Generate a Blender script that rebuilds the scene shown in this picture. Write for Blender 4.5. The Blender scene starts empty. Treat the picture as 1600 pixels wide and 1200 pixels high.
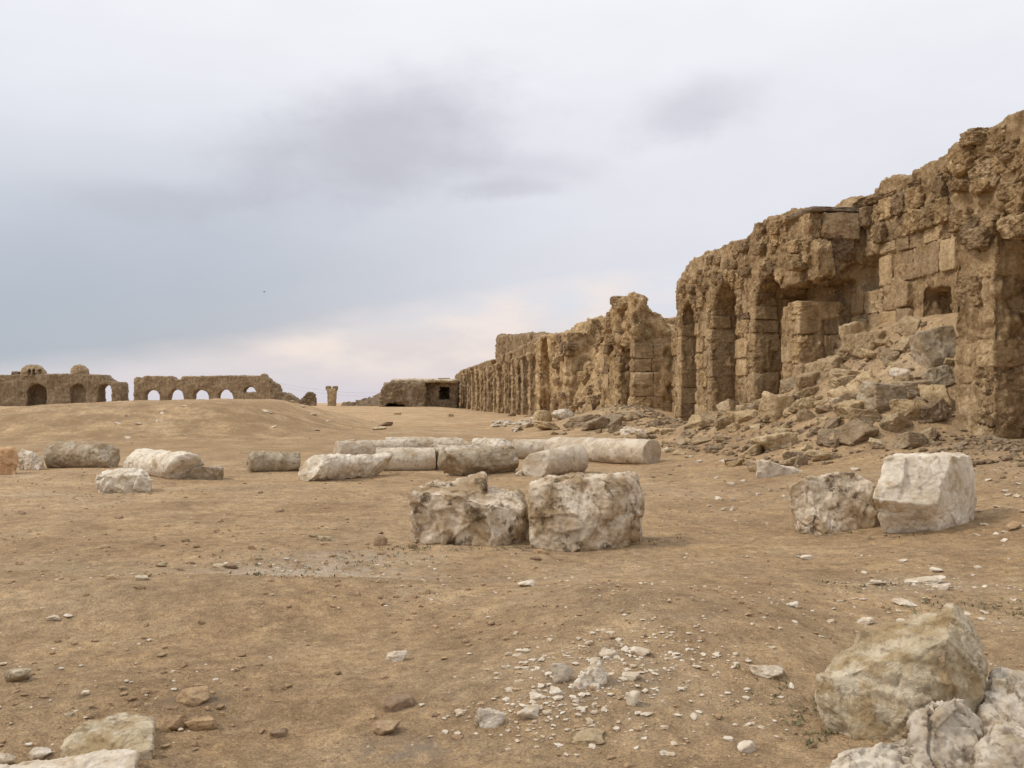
import bpy, bmesh, math, random
import numpy as np
R = math.radians
rng = np.random.default_rng(7)
random.seed(7)
sc = bpy.context.scene
COL = sc.collection

# ------------------------------------------------------------------ camera
F = 1500.0; HZ = 618.0; EYE = 1.65          # photo: focal length and horizon row in 1600x1200 pixels, eye height in metres
cam = bpy.data.cameras.new('camera')
cam.sensor_width = 36.0; cam.lens = 36.0 * F / 1600.0
cam.shift_y = (HZ - 600.0) / 1600.0
cam.clip_start = 0.05; cam.clip_end = 9000.0
camo = bpy.data.objects.new('camera', cam); COL.objects.link(camo)
camo.location = (0, 0, EYE); camo.rotation_euler = (R(90), 0, 0)
sc.camera = camo

# ------------------------------------------------------------------ light
SUN_EL, SUN_AZ = 48.0, -98.0                 # azimuth measured from +Y (into the picture) towards +X
sun = bpy.data.lights.new('sun', 'SUN'); sun.energy = 1.5; sun.angle = R(10); sun.color = (1.0, 0.89, 0.74)
suno = bpy.data.objects.new('sun', sun); COL.objects.link(suno)
suno.rotation_euler = (R(90 - SUN_EL), 0, R(180 - SUN_AZ))
sc.view_settings.view_transform = 'Standard'; sc.view_settings.look = 'None'
sc.view_settings.gamma = 1.0; sc.view_settings.exposure = 0.27

# ------------------------------------------------------------------ world
world = bpy.data.worlds.new('World'); sc.world = world; world.use_nodes = True

class NT:
    """tiny helper to write node trees as expressions"""
    def __init__(s, tree): s.t = tree; s.n = tree.nodes; s.l = tree.links
    def put(s, sock, v):
        if isinstance(v, bpy.types.NodeSocket): s.l.new(v, sock)
        elif isinstance(v, (tuple, list)):
            sock.default_value = tuple(v) if len(v) == len(sock.default_value) else tuple(v) + (1.0,)
        else: sock.default_value = v
    def m(s, op, a, b=None, c=None, clamp=False):
        n = s.n.new('ShaderNodeMath'); n.operation = op; n.use_clamp = clamp
        s.put(n.inputs[0], a)
        if b is not None: s.put(n.inputs[1], b)
        if c is not None: s.put(n.inputs[2], c)
        return n.outputs[0]
    def vm(s, op, a, b=None):
        n = s.n.new('ShaderNodeVectorMath'); n.operation = op
        s.put(n.inputs[0], a)
        if b is not None: s.put(n.inputs[1], b)
        return n.outputs[0]
    def ss(s, v, lo, hi):
        n = s.n.new('ShaderNodeMapRange'); n.interpolation_type = 'SMOOTHSTEP'
        s.put(n.inputs[0], v); s.put(n.inputs[1], lo); s.put(n.inputs[2], hi)
        return n.outputs[0]
    def noise(s, vec, scale, detail=5, rough=0.55, dist=0.0):
        n = s.n.new('ShaderNodeTexNoise'); s.put(n.inputs['Vector'], vec)
        n.inputs['Scale'].default_value = scale; n.inputs['Detail'].default_value = detail
        n.inputs['Roughness'].default_value = rough; n.inputs['Distortion'].default_value = dist
        return n.outputs[0]
    def vor(s, vec, scale, feature='F1', out='Distance'):
        n = s.n.new('ShaderNodeTexVoronoi'); n.feature = feature; s.put(n.inputs['Vector'], vec)
        n.inputs['Scale'].default_value = scale
        return n.outputs[out]
    def mix(s, f, a, b, mode='MIX'):
        n = s.n.new('ShaderNodeMix'); n.data_type = 'RGBA'; n.blend_type = mode
        s.put(n.inputs[0], f); s.put(n.inputs[6], a); s.put(n.inputs[7], b)
        return n.outputs[2]
    def ramp(s, f, stops):
        n = s.n.new('ShaderNodeValToRGB'); e = n.color_ramp.elements
        while len(e) < len(stops): e.new(0.5)
        for k, (p, c) in enumerate(stops):
            e[k].position = p; e[k].color = tuple(c) + (1.0,)
        s.put(n.inputs[0], f)
        return n.outputs[0]
    def comb(s, x, y, z):
        n = s.n.new('ShaderNodeCombineXYZ'); s.put(n.inputs[0], x); s.put(n.inputs[1], y); s.put(n.inputs[2], z)
        return n.outputs[0]
    def sep(s, v):
        n = s.n.new('ShaderNodeSeparateXYZ'); s.put(n.inputs[0], v); return n.outputs

def build_world():
    w = NT(world.node_tree); w.n.clear()
    out = w.n.new('ShaderNodeOutputWorld'); bg = w.n.new('ShaderNodeBackground')
    w.l.new(bg.outputs[0], out.inputs[0]); bg.inputs[1].default_value = 0.1
    d = w.n.new('ShaderNodeTexCoord').outputs['Generated']
    x, y, z = w.sep(d)
    A = w.m('ARCTAN2', x, y); E = w.m('ARCSINE', w.m('MAXIMUM', z, 0.0))
    # soft noise, stretched along the horizon
    v = w.comb(w.m('MULTIPLY', A, 1.0), w.m('MULTIPLY', E, 2.6), 0.0)
    n1 = w.m('SUBTRACT', w.noise(v, 3.0, 7, 0.5), 0.5)
    n2 = w.m('SUBTRACT', w.noise(w.vm('ADD', v, (7.3, 2.1, 0)), 8.0, 7, 0.55), 0.5)
    n3 = w.m('SUBTRACT', w.noise(w.vm('ADD', w.comb(A, w.m('MULTIPLY', E, 1.3), 0.0), (3.1, 9.4, 0)), 6.0, 8, 0.6), 0.5)
    n4 = w.m('SUBTRACT', w.noise(w.vm('ADD', w.comb(A, w.m('MULTIPLY', E, 1.8), 0.0), (5.7, 1.4, 0)), 17.0, 8, 0.6), 0.5)
    base = w.ramp(E, [(0.0, (.63, .585, .63)), (0.05, (.69, .62, .61)), (0.10, (.70, .69, .73)), (0.18, (.74, .74, .79)),
                      (0.27, (.78, .78, .825)), (0.38, (.84, .84, .875)), (0.75, (.93, .93, .95)), (1.0, (.93, .93, .95))])
    # the grey-blue shelf of cloud with a lower edge that climbs to the right
    edge = w.m('MULTIPLY_ADD', A, 0.17, 0.092)
    edge = w.m('MINIMUM', w.m('MAXIMUM', edge, 0.004), 0.16)
    t = w.m('SUBTRACT', w.m('MULTIPLY_ADD', n1, 0.05, E), edge)
    above = w.ss(t, -0.006, 0.03)
    fade = w.m('SUBTRACT', 1.0, w.ss(t, 0.06, 0.30))
    left = w.ss(w.m('MULTIPLY', A, -1.0), -0.18, 0.62)
    slate = w.m('MULTIPLY', w.m('MULTIPLY', above, fade), w.m('MULTIPLY_ADD', left, 0.92, 0.05))
    col = w.mix(slate, base, (.275, .325, .395))
    topl = w.m('MULTIPLY', w.ss(w.m('MULTIPLY', A, -1.0), 0.05, 0.6), 0.3)
    col = w.mix(topl, col, (.67, .705, .76))
    # warm band under the shelf, bluish gap to the right
    below = w.m('MULTIPLY', w.m('SUBTRACT', 1.0, above), w.ss(E, 0.0, 0.05))
    cream = w.m('MULTIPLY', below, w.ss(n2, -0.12, 0.16))
    col = w.mix(w.m('MULTIPLY', cream, 0.85), col, (.84, .725, .66))
    blue = w.m('MULTIPLY', below, w.m('MULTIPLY', w.ss(n2, 0.0, -0.2), w.ss(A, -0.15, 0.12)))
    col = w.mix(w.m('MULTIPLY', blue, 0.45), col, (.63, .71, .80))
    # loose dark clouds
    for (ca, ce, la, le, tilt, amt) in ((-.15, .248, .165, .078, .34, .64), (.19, .283, .085, .040, .2, .42), (-.36, .190, .16, .022, .05, .30),
                                        (.0, .212, .07, .016, .0, .45), (.02, .235, .09, .02, -.05, .25),
                                        (-.9, .33, .25, .06, .1, .6), (.75, .36, .3, .06, -.1, .5), (1.5, .3, .3, .06, .1, .6), (2.4, .35, .35, .07, .0, .6), (-1.8, .4, .35, .07, .1, .6)):
        a0 = w.m('SUBTRACT', w.m('MULTIPLY_ADD', n3, 0.06, A), ca)
        e0 = w.m('SUBTRACT', w.m('MULTIPLY_ADD', n3, 0.055, E), ce)
        ct, st = math.cos(tilt), math.sin(tilt)
        p = w.m('ADD', w.m('MULTIPLY', a0, ct / la), w.m('MULTIPLY', e0, st / la))
        q = w.m('ADD', w.m('MULTIPLY', a0, -st / le), w.m('MULTIPLY', e0, ct / le))
        r = w.m('ADD', w.m('MULTIPLY', p, p), w.m('MULTIPLY', q, q))
        g = w.m('POWER', 2.718, w.m('MULTIPLY', r, -1.0))
        g = w.ss(w.m('ADD', g, w.m('ADD', w.m('MULTIPLY', n3, 0.95), w.m('MULTIPLY', n4, 0.55))), 0.22, 1.05)
        col = w.mix(w.m('MULTIPLY', g, amt, clamp=True), col, (.43, .425, .48))
    mod = w.m('MULTIPLY_ADD', n2, 0.10, 1.0)
    sn = w.n.new('ShaderNodeVectorMath'); sn.operation = 'SCALE'
    w.put(sn.inputs[0], col); w.l.new(w.m('MULTIPLY', mod, 9.3), sn.inputs['Scale']); col = sn.outputs[0]
    sky = w.n.new('ShaderNodeTexSky'); sky.sky_type = 'NISHITA'; sky.sun_disc = False
    sky.sun_elevation = R(SUN_EL); sky.sun_rotation = R(SUN_AZ); sky.altitude = 300
    fin = w.mix(0.06, col, sky.outputs[0])
    w.l.new(fin, bg.inputs[0])
build_world()

# ------------------------------------------------------------------ numeric helpers
_perm = rng.permutation(256).astype(np.int32); _perm = np.concatenate([_perm, _perm, _perm])
_g = rng.normal(size=(256, 3)); _g = (_g / np.linalg.norm(_g, axis=1)[:, None] * 1.5).astype(np.float32)
def perlin(p):
    p = np.asarray(p, np.float32); f = np.floor(p); i = f.astype(np.int32) & 255; f = p - f
    u = f * f * f * (f * (f * 6 - 15) + 10)
    def h(dx, dy, dz):
        k = _perm[_perm[_perm[i[:, 0] + dx] + i[:, 1] + dy] + i[:, 2] + dz]
        g = _g[k]
        return g[:, 0] * (f[:, 0] - dx) + g[:, 1] * (f[:, 1] - dy) + g[:, 2] * (f[:, 2] - dz)
    a = h(0,0,0) + u[:, 0] * (h(1,0,0) - h(0,0,0)); b = h(0,1,0) + u[:, 0] * (h(1,1,0) - h(0,1,0))
    c = h(0,0,1) + u[:, 0] * (h(1,0,1) - h(0,0,1)); d = h(0,1,1) + u[:, 0] * (h(1,1,1) - h(0,1,1))
    a = a + u[:, 1] * (b - a); c = c + u[:, 1] * (d - c)
    return a + u[:, 2] * (c - a)
def fbm(p, octv=4, gain=0.5):
    s = 0.0; a = 1.0
    for _ in range(octv):
        s = s + a * perlin(p); p = p * 2.03 + 17.3; a *= gain
    return s
def worley(p):
    p = np.asarray(p, np.float32); b = np.floor(p).astype(np.int32); f = p - b
    f1 = np.full(len(p), 9, np.float32); f2 = f1.copy()
    for dx in (-1, 0, 1):
        for dy in (-1, 0, 1):
            for dz in (-1, 0, 1):
                c = b + np.array([dx, dy, dz], np.int32)
                k = _perm[_perm[_perm[c[:, 0] & 255] + (c[:, 1] & 255)] + (c[:, 2] & 255)]
                o = _g[k] / 3.0 + 0.5
                d = np.sqrt(((o + [dx, dy, dz] - f) ** 2).sum(1)).astype(np.float32)
                f2 = np.minimum(f2, np.maximum(f1, d)); f1 = np.minimum(f1, d)
    return f1, f2

def facets(p):
    """piecewise flat chips: each Voronoi cell is a plane tilted its own way"""
    p = np.asarray(p, np.float32); b = np.floor(p).astype(np.int32); f = p - b
    f1 = np.full(len(p), 9, np.float32); out = np.zeros(len(p), np.float32)
    for dx in (-1, 0, 1):
        for dy in (-1, 0, 1):
            for dz in (-1, 0, 1):
                c = b + np.array([dx, dy, dz], np.int32)
                k = _perm[_perm[_perm[c[:, 0] & 255] + (c[:, 1] & 255)] + (c[:, 2] & 255)]
                v = f - (_g[k] / 3.0 + 0.5) - np.array([dx, dy, dz], np.float32)
                d = (v * v).sum(1); m = d < f1
                g2 = _g[(k * 7 + 13) & 255]
                out = np.where(m, (g2 * v).sum(1) + .35 * g2[:, 0], out); f1 = np.where(m, d, f1)
    return out

def nets(S, lo, h):
    """surface nets: vertices and quads of the zero level of a signed distance grid"""
    ins = S < 0; nx, ny, nz = S.shape
    c = np.zeros((nx-1, ny-1, nz-1), np.int8)
    for a in (0, 1):
        for b in (0, 1):
            for d in (0, 1): c += ins[a:nx-1+a, b:ny-1+b, d:nz-1+d]
    act = (c > 0) & (c < 8); ii = np.argwhere(act); idx = np.full(c.shape, -1, np.int32); idx[act] = np.arange(len(ii))
    cor = np.array([(a, b, d) for a in (0, 1) for b in (0, 1) for d in (0, 1)])
    V = [S[ii[:, 0] + a, ii[:, 1] + b, ii[:, 2] + d] for a, b, d in cor]
    acc = np.zeros((len(ii), 3)); cnt = np.zeros(len(ii))
    for p in range(8):
        for q in range(p + 1, 8):
            if np.abs(cor[p] - cor[q]).sum() != 1: continue
            m = (V[p] < 0) != (V[q] < 0); den = np.where(m, V[p] - V[q], 1.0); t = np.where(m, V[p] / den, 0)
            acc += (cor[p] + t[:, None] * (cor[q] - cor[p])) * m[:, None]; cnt += m
    verts = np.asarray(lo) + (ii + acc / cnt[:, None]) * h
    quads = []
    for ax in range(3):
        o1, o2 = (ax + 1) % 3, (ax + 2) % 3
        sl0 = [slice(1, -1)] * 3; sl1 = [slice(1, -1)] * 3; sl0[ax] = slice(0, -1); sl1[ax] = slice(1, None)
        s0 = ins[tuple(sl0)]; cr = np.argwhere(s0 != ins[tuple(sl1)])
        if not len(cr): continue
        inside = s0[cr[:, 0], cr[:, 1], cr[:, 2]]
        base = cr.copy(); base[:, o1] += 1; base[:, o2] += 1
        q = []
        for (d1, d2) in ((-1, -1), (0, -1), (0, 0), (-1, 0)):
            cc = base.copy(); cc[:, o1] += d1; cc[:, o2] += d2
            q.append(idx[cc[:, 0], cc[:, 1], cc[:, 2]])
        q = np.stack(q, 1); q[~inside] = q[~inside][:, ::-1]; quads.append(q)
    return verts, np.concatenate(quads)

def normals(v, q):
    n = np.cross(v[q[:, 2]] - v[q[:, 0]], v[q[:, 3]] - v[q[:, 1]])
    out = np.stack([np.bincount(q.ravel(), np.repeat(n[:, k], 4), len(v)) for k in range(3)], 1)
    return out / (np.linalg.norm(out, axis=1)[:, None] + 1e-9)

def mesh_from(name, v, q, mat=None, smooth=True):
    me = bpy.data.meshes.new(name); k = q.shape[1]
    me.vertices.add(len(v)); me.vertices.foreach_set('co', np.ascontiguousarray(v, np.float32).ravel())
    me.loops.add(q.size); me.loops.foreach_set('vertex_index', np.ascontiguousarray(q, np.int32).ravel())
    me.polygons.add(len(q)); me.polygons.foreach_set('loop_start', np.arange(0, q.size, k, dtype=np.int32))
    me.polygons.foreach_set('loop_total', np.full(len(q), k, np.int32))
    me.polygons.foreach_set('use_smooth', np.full(len(q), smooth, bool))
    me.update(calc_edges=True)
    if mat: me.materials.append(mat)
    return me
def link(name, me, parent=None, loc=(0, 0, 0), rot=(0, 0, 0), scale=(1, 1, 1)):
    o = bpy.data.objects.new(name, me); COL.objects.link(o)
    o.parent = parent; o.location = loc; o.rotation_euler = rot; o.scale = scale
    return o
def tag(o, label=None, cat=None, group=None, kind=None):
    if cat and not kind: kind = 'thing'
    if label: o['label'] = label
    if cat: o['category'] = cat
    if group: o['group'] = group
    if kind: o['kind'] = kind
    return o
def thing(name, loc, rz, label, cat, group=None):
    return tag(link(name, None, None, loc, (0, 0, rz)), label, cat, group, 'thing')

def sstep(x, a, b):
    t = np.clip((x - a) / (b - a), 0, 1); return t * t * (3 - 2 * t)
def interp(x, pts):
    p = np.array(sorted(pts)); return np.interp(x, p[:, 0], p[:, 1])

# ------------------------------------------------------------------ where things stand
# the long wall: front face on the line x = 11.25 - 0.125 y; local axes w into the wall, u along it
WL = math.hypot(1, .125); WP = math.atan(.125)
def wu(x, y):
    dx = x - 11.25
    return (dx + .125 * y) / WL, (-.125 * dx + y) / WL
def pxu(px, w=0.0):                       # u where a view ray through column px meets the plane w
    Y = (11.25 + w * WL) / ((px - 800) / F + .125)
    X = (px - 800) / F * Y
    return wu(X, Y)[1]
def pyz(px, py, w=0.0):
    Y = (11.25 + w * WL) / ((px - 800) / F + .125)
    return EYE + (HZ - py) / F * Y

def gauss(x, y, cx, cy, rx, ry, ang=0.0):
    c, s = math.cos(ang), math.sin(ang); dx, dy = x - cx, y - cy
    return np.exp(-(((dx * c + dy * s) / rx) ** 2 + ((-dx * s + dy * c) / ry) ** 2))
def H(x, y, fine=True):
    x = np.asarray(x, float); y = np.asarray(y, float)
    w, u = wu(x, y)
    z = np.zeros_like(x)
    # broad mound at the left
    mx = sstep(x, -28, -21.0) * (1 - sstep(x, -12.5, -6.5)); my = sstep(y, 35, 42.5) * (1 - sstep(y, 50, 66))
    z = z + 1.27 * mx * my
    z = z + .16 * gauss(x, y, -14, 47, 5, 6) * mx - .12 * gauss(x, y, -27, 42, 6, 8)
    # debris along the foot of the wall
    foot = interp(u, [(8, .85), (18, .85), (21, .7), (27, .75), (30, .85), (36, .55), (45, .75), (60, .35), (76, .05), (110, -.25), (145, -.35), (160, 0)])
    z = z + foot * (sstep(w, -6.5, 0.0) * .75 + sstep(w, -3, .2) * .25) * (1 - sstep(w, 6, 14))
    # heap pouring out of the broken bay
    bay = sstep(u, 18.4, 21.0) * (1 - sstep(u, 24.8, 28.6))
    hp = interp(w, [(-6, 0), (-4, .06), (-2.6, .30), (-1.2, .85), (0, 1.65), (1.2, 2.65), (1.6, 2.85), (3.2, 2.6), (4.5, .4), (6, 0)])
    z = z + hp * bay
    z = z + .55 * gauss(w, u, -1.3, 28.5, 1.3, 2.6)
    # drifts between the far blocks
    z = z + .5 * gauss(w, u, -1.0, 43, 2.2, 3.5) + .35 * gauss(w, u, -2.8, 51, 2.4, 9)
    # low swells of the foreground
    z = z + 0.27 * gauss(x, y, 1.05, 6.7, 1.2, 1.3, .3) + .12 * gauss(x, y, .35, 5.2, .8, .6) + 0.20 * gauss(x, y, -3.1, 7.6, 2.6, .8, .15)
    z = z - .09 * gauss(x, y, 2.5, 6.6, .5, 1.6, -.2) + .05 * gauss(x, y, -1.5, 5.6, 1.4, .5, .4) - .06 * gauss(x, y, -.6, 8.6, 1.6, .7)
    z = z + .10 * gauss(x, y, 2.2, 4.2, .9, .6)
    z = z - .0078 * np.maximum(y - 160, 0)
    p = np.stack([x.ravel(), y.ravel(), np.zeros(x.size)], 1)
    n = .05 * perlin(p * .23 + 3) + .035 * perlin(p * .61 + 9)
    rough = (.4 + 1.6 * np.clip(hp * bay + foot * sstep(w, -3.5, -.3), 0, 1)).ravel()
    n = n + .016 * rough * perlin(p * 1.9 + 5) + .010 * rough * perlin(p * 4.3 + 1)
    n = n + .05 * perlin(p * .11 + 31) * sstep(y, 12, 40).ravel() * 2
    n = n + (mx * my).ravel() * (.07 * perlin(p * .8 + 77) + .03 * perlin(p * 2.4 + 71))
    return z + n.reshape(x.shape)
_ys = np.concatenate([np.arange(2.5, 30, .03), np.arange(30, 220, .15)])
def gp(px, py, ymax=None, ymin=2.5):
    """where the view ray through a photo pixel meets the ground"""
    ys = _ys[_ys >= ymin]
    X = (px - 800) / F * ys; Z = EYE + (HZ - py) / F * ys
    d = Z - H(X, ys)
    k = np.argmax(d < 0) if (d < 0).any() else len(ys) - 1
    Y = ys[k]
    if ymax and Y > ymax: Y = ymax
    x = (px - 800) / F * Y
    return x, Y, float(H(np.array([x]), np.array([Y]))[0])
def at(px, py, Y): return ((px - 800) / F * Y, Y, EYE + (HZ - py) / F * Y)

# ------------------------------------------------------------------ materials
def pos_vec(w, rnd=True):
    g = w.n.new('ShaderNodeNewGeometry').outputs['Position']
    if not rnd: return g, None
    o = w.n.new('ShaderNodeObjectInfo').outputs['Random']
    return w.vm('ADD', g, w.comb(w.m('MULTIPLY', o, 37.0), w.m('MULTIPLY', o, 61.0), w.m('MULTIPLY', o, 17.0))), o
def finish(w, col, bump, dist, rough=.93, spec=.18, strength=1.0):
    b = w.n.new('ShaderNodeBsdfPrincipled'); out = w.n.new('ShaderNodeOutputMaterial')
    w.put(b.inputs['Base Color'], col); w.put(b.inputs['Roughness'], rough); b.inputs['Specular IOR Level'].default_value = spec
    bn = w.n.new('ShaderNodeBump'); bn.inputs['Distance'].default_value = dist; bn.inputs['Strength'].default_value = strength
    w.put(bn.inputs['Height'], bump); w.l.new(bn.outputs[0], b.inputs['Normal']); w.l.new(b.outputs[0], out.inputs[0])
def new_mat(name):
    m = bpy.data.materials.new(name); m.use_nodes = True; m.node_tree.nodes.clear(); return m, NT(m.node_tree)

def wall_material(name, dark, mid, light, pale, pale_amt=.5, sc_=1.0, bump=.05, rnd=True, var=.28, streak=1.0):
    m, w = new_mat(name)
    v, o = pos_vec(w, rnd)
    g = w.n.new('ShaderNodeNewGeometry').outputs['Position']
    big = w.noise(v, .55 * sc_, 6, .6); med = w.noise(v, 2.6 * sc_, 7, .62); fin = w.noise(v, 14 * sc_, 7, .7)
    sv = w.vm('MULTIPLY', g, (5.0 * sc_, 5.0 * sc_, .55 * sc_)); st = w.noise(sv, 1.0, 5, .6)
    f = w.m('ADD', w.m('MULTIPLY', big, .42), w.m('ADD', w.m('MULTIPLY', med, .33), w.m('ADD', w.m('MULTIPLY', fin, .28), w.m('MULTIPLY', w.m('SUBTRACT', st, .5), .30 * streak))))
    col = w.ramp(f, [(.34, dark), (.48, mid), (.60, light), (.74, pale)])
    sp = w.ss(w.noise(v, 7 * sc_, 4, .7), .60, .72)
    col = w.mix(w.m('MULTIPLY', sp, pale_amt), col, pale)
    pit = w.ss(w.vor(v, 9 * sc_), .22, .05)
    col = w.mix(w.m('MULTIPLY', w.m('MULTIPLY', pit, w.ss(med, .45, .6)), .45), col, tuple(c * .45 for c in dark))
    if rnd:
        k = w.m('MULTIPLY_ADD', o, var * 2, 1 - var)
        col = w.mix(1.0, col, w.comb(k, k, w.m('MULTIPLY_ADD', o, var * 1.6, 1 - var * .8)), 'MULTIPLY')
    k2 = w.m('MULTIPLY', w.m('MULTIPLY_ADD', w.noise(v, 24 * sc_, 4, .75), 1.3, .35), w.m('MULTIPLY_ADD', w.noise(v, 70 * sc_, 3, .7), .8, .6))
    col = w.mix(1.0, col, w.comb(k2, k2, k2), 'MULTIPLY')
    h = w.m('ADD', w.m('MULTIPLY', med, .9), w.m('ADD', w.m('MULTIPLY', fin, .55), w.m('MULTIPLY', w.vor(v, 7 * sc_), .35)))
    h = w.m('ADD', h, w.m('MULTIPLY', w.noise(v, 45 * sc_, 4, .7), .16))
    finish(w, col, h, bump)
    return m
M_WALL = wall_material('eroded_gypsum_stone', (.095, .061, .031), (.30, .203, .108), (.48, .35, .205), (.72, .60, .44), .7, 1.0, .08)
M_BLOCK = wall_material('dressed_gypsum_block', (.155, .103, .054), (.34, .236, .130), (.49, .365, .22), (.66, .555, .41), .45, 1.0, .05, True, .17)
M_RUBBLE = wall_material('rubble_stone', (.17, .115, .062), (.36, .26, .15), (.50, .39, .25), (.70, .62, .50), .6, 1.5, .05, True, .3)
M_FAR = wall_material('far_masonry', (.12, .085, .05), (.285, .205, .122), (.42, .32, .205), (.58, .49, .37), .55, .9, .16)

def marble_material(name, white, grey, tan, dark, tan_lo=.46, tan_hi=.62, dark_amt=.7, sc_=1.0, bump=.02, vein=1.0, dlo=.54, rnd=True):
    m, w = new_mat(name)
    v, o = pos_vec(w, rnd)
    a = w.noise(v, 2.2 * sc_, 8, .62, .4); b = w.noise(w.vm('ADD', v, (11, 5, 3)), 3.2 * sc_, 8, .66, .3); c = w.noise(w.vm('ADD', v, (2, 15, 8)), 6.0 * sc_, 8, .7)
    fin = w.noise(v, 30 * sc_, 6, .7)
    col = w.mix(w.ss(a, .40, .62), white, grey)
    vn = w.m('ABSOLUTE', w.m('SUBTRACT', w.noise(v, 4.5 * sc_, 6, .6, 1.2), .5))
    col = w.mix(w.m('MULTIPLY', w.ss(vn, .035, .0), .55 * vein), col, tuple(x * .55 for x in grey))
    col = w.mix(w.ss(b, tan_lo, tan_hi), col, tan)
    col = w.mix(w.m('MULTIPLY', w.ss(c, dlo, dlo + .11), dark_amt), col, dark)
    k = w.m('MULTIPLY_ADD', fin, .5, .75)
    col = w.mix(1.0, col, w.comb(k, k, k), 'MULTIPLY')
    cr = w.vor(w.vm('ADD', v, (1, 2, 3)), 5 * sc_, 'DISTANCE_TO_EDGE')
    h = w.m('ADD', w.m('MULTIPLY', a, .7), w.m('ADD', w.m('MULTIPLY', c, .6), w.m('MULTIPLY', fin, .35)))
    h = w.m('ADD', h, w.m('MULTIPLY', w.ss(vn, .0, .03), .25 * vein))
    h = w.m('ADD', h, w.m('MULTIPLY', w.noise(v, 90 * sc_, 3, .7), .1))
    finish(w, col, h, bump, .85, .25)
    return m
M_MARB = marble_material('white_weathered_marble', (.82, .74, .61), (.60, .515, .40), (.47, .36, .225), (.25, .19, .125), .48, .68, .55, 1.0, .025, .15)
M_MARBD = marble_material('lichen_stained_marble', (.82, .71, .56), (.57, .46, .33), (.40, .285, .165), (.135, .092, .052), .42, .60, .95, .85, .05, .1, .52)
M_COLUMN = marble_material('column_marble', (.65, .565, .445), (.49, .415, .315), (.45, .34, .215), (.26, .20, .14), .47, .68, .6, 1.1, .022, .1)
M_COLG = marble_material('grey_tan_column_marble', (.48, .405, .30), (.37, .305, .215), (.33, .245, .15), (.16, .125, .085), .42, .6, .8, 1.2, .025, .1)
M_YEL = marble_material('yellowish_limestone', (.70, .60, .44), (.52, .425, .28), (.42, .305, .165), (.22, .155, .085), .43, .62, .7, 1.7, .032, .3, .53)
M_GREYR = marble_material('grey_and_white_marble', (.70, .62, .505), (.49, .42, .325), (.43, .335, .225), (.19, .145, .10), .46, .66, .85, 1.8, .020, .1, .52)
M_CHIP = marble_material('white_chip', (.74, .66, .545), (.57, .48, .365), (.50, .385, .25), (.33, .245, .16), .46, .68, .5, 3, .010, .1)
M_BRICK = wall_material('reddish_tan_stone', (.20, .13, .072), (.33, .222, .13), (.42, .30, .185), (.52, .41, .28), .2, 3, .015)
M_ORANGE = wall_material('orange_stone', (.26, .145, .07), (.42, .255, .14), (.52, .34, .20), (.60, .44, .30), .2, 2, .02)
M_CONC = wall_material('pale_mortar_cap', (.28, .22, .15), (.40, .33, .24), (.50, .43, .33), (.60, .54, .44), .2, 2, .01)

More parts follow.
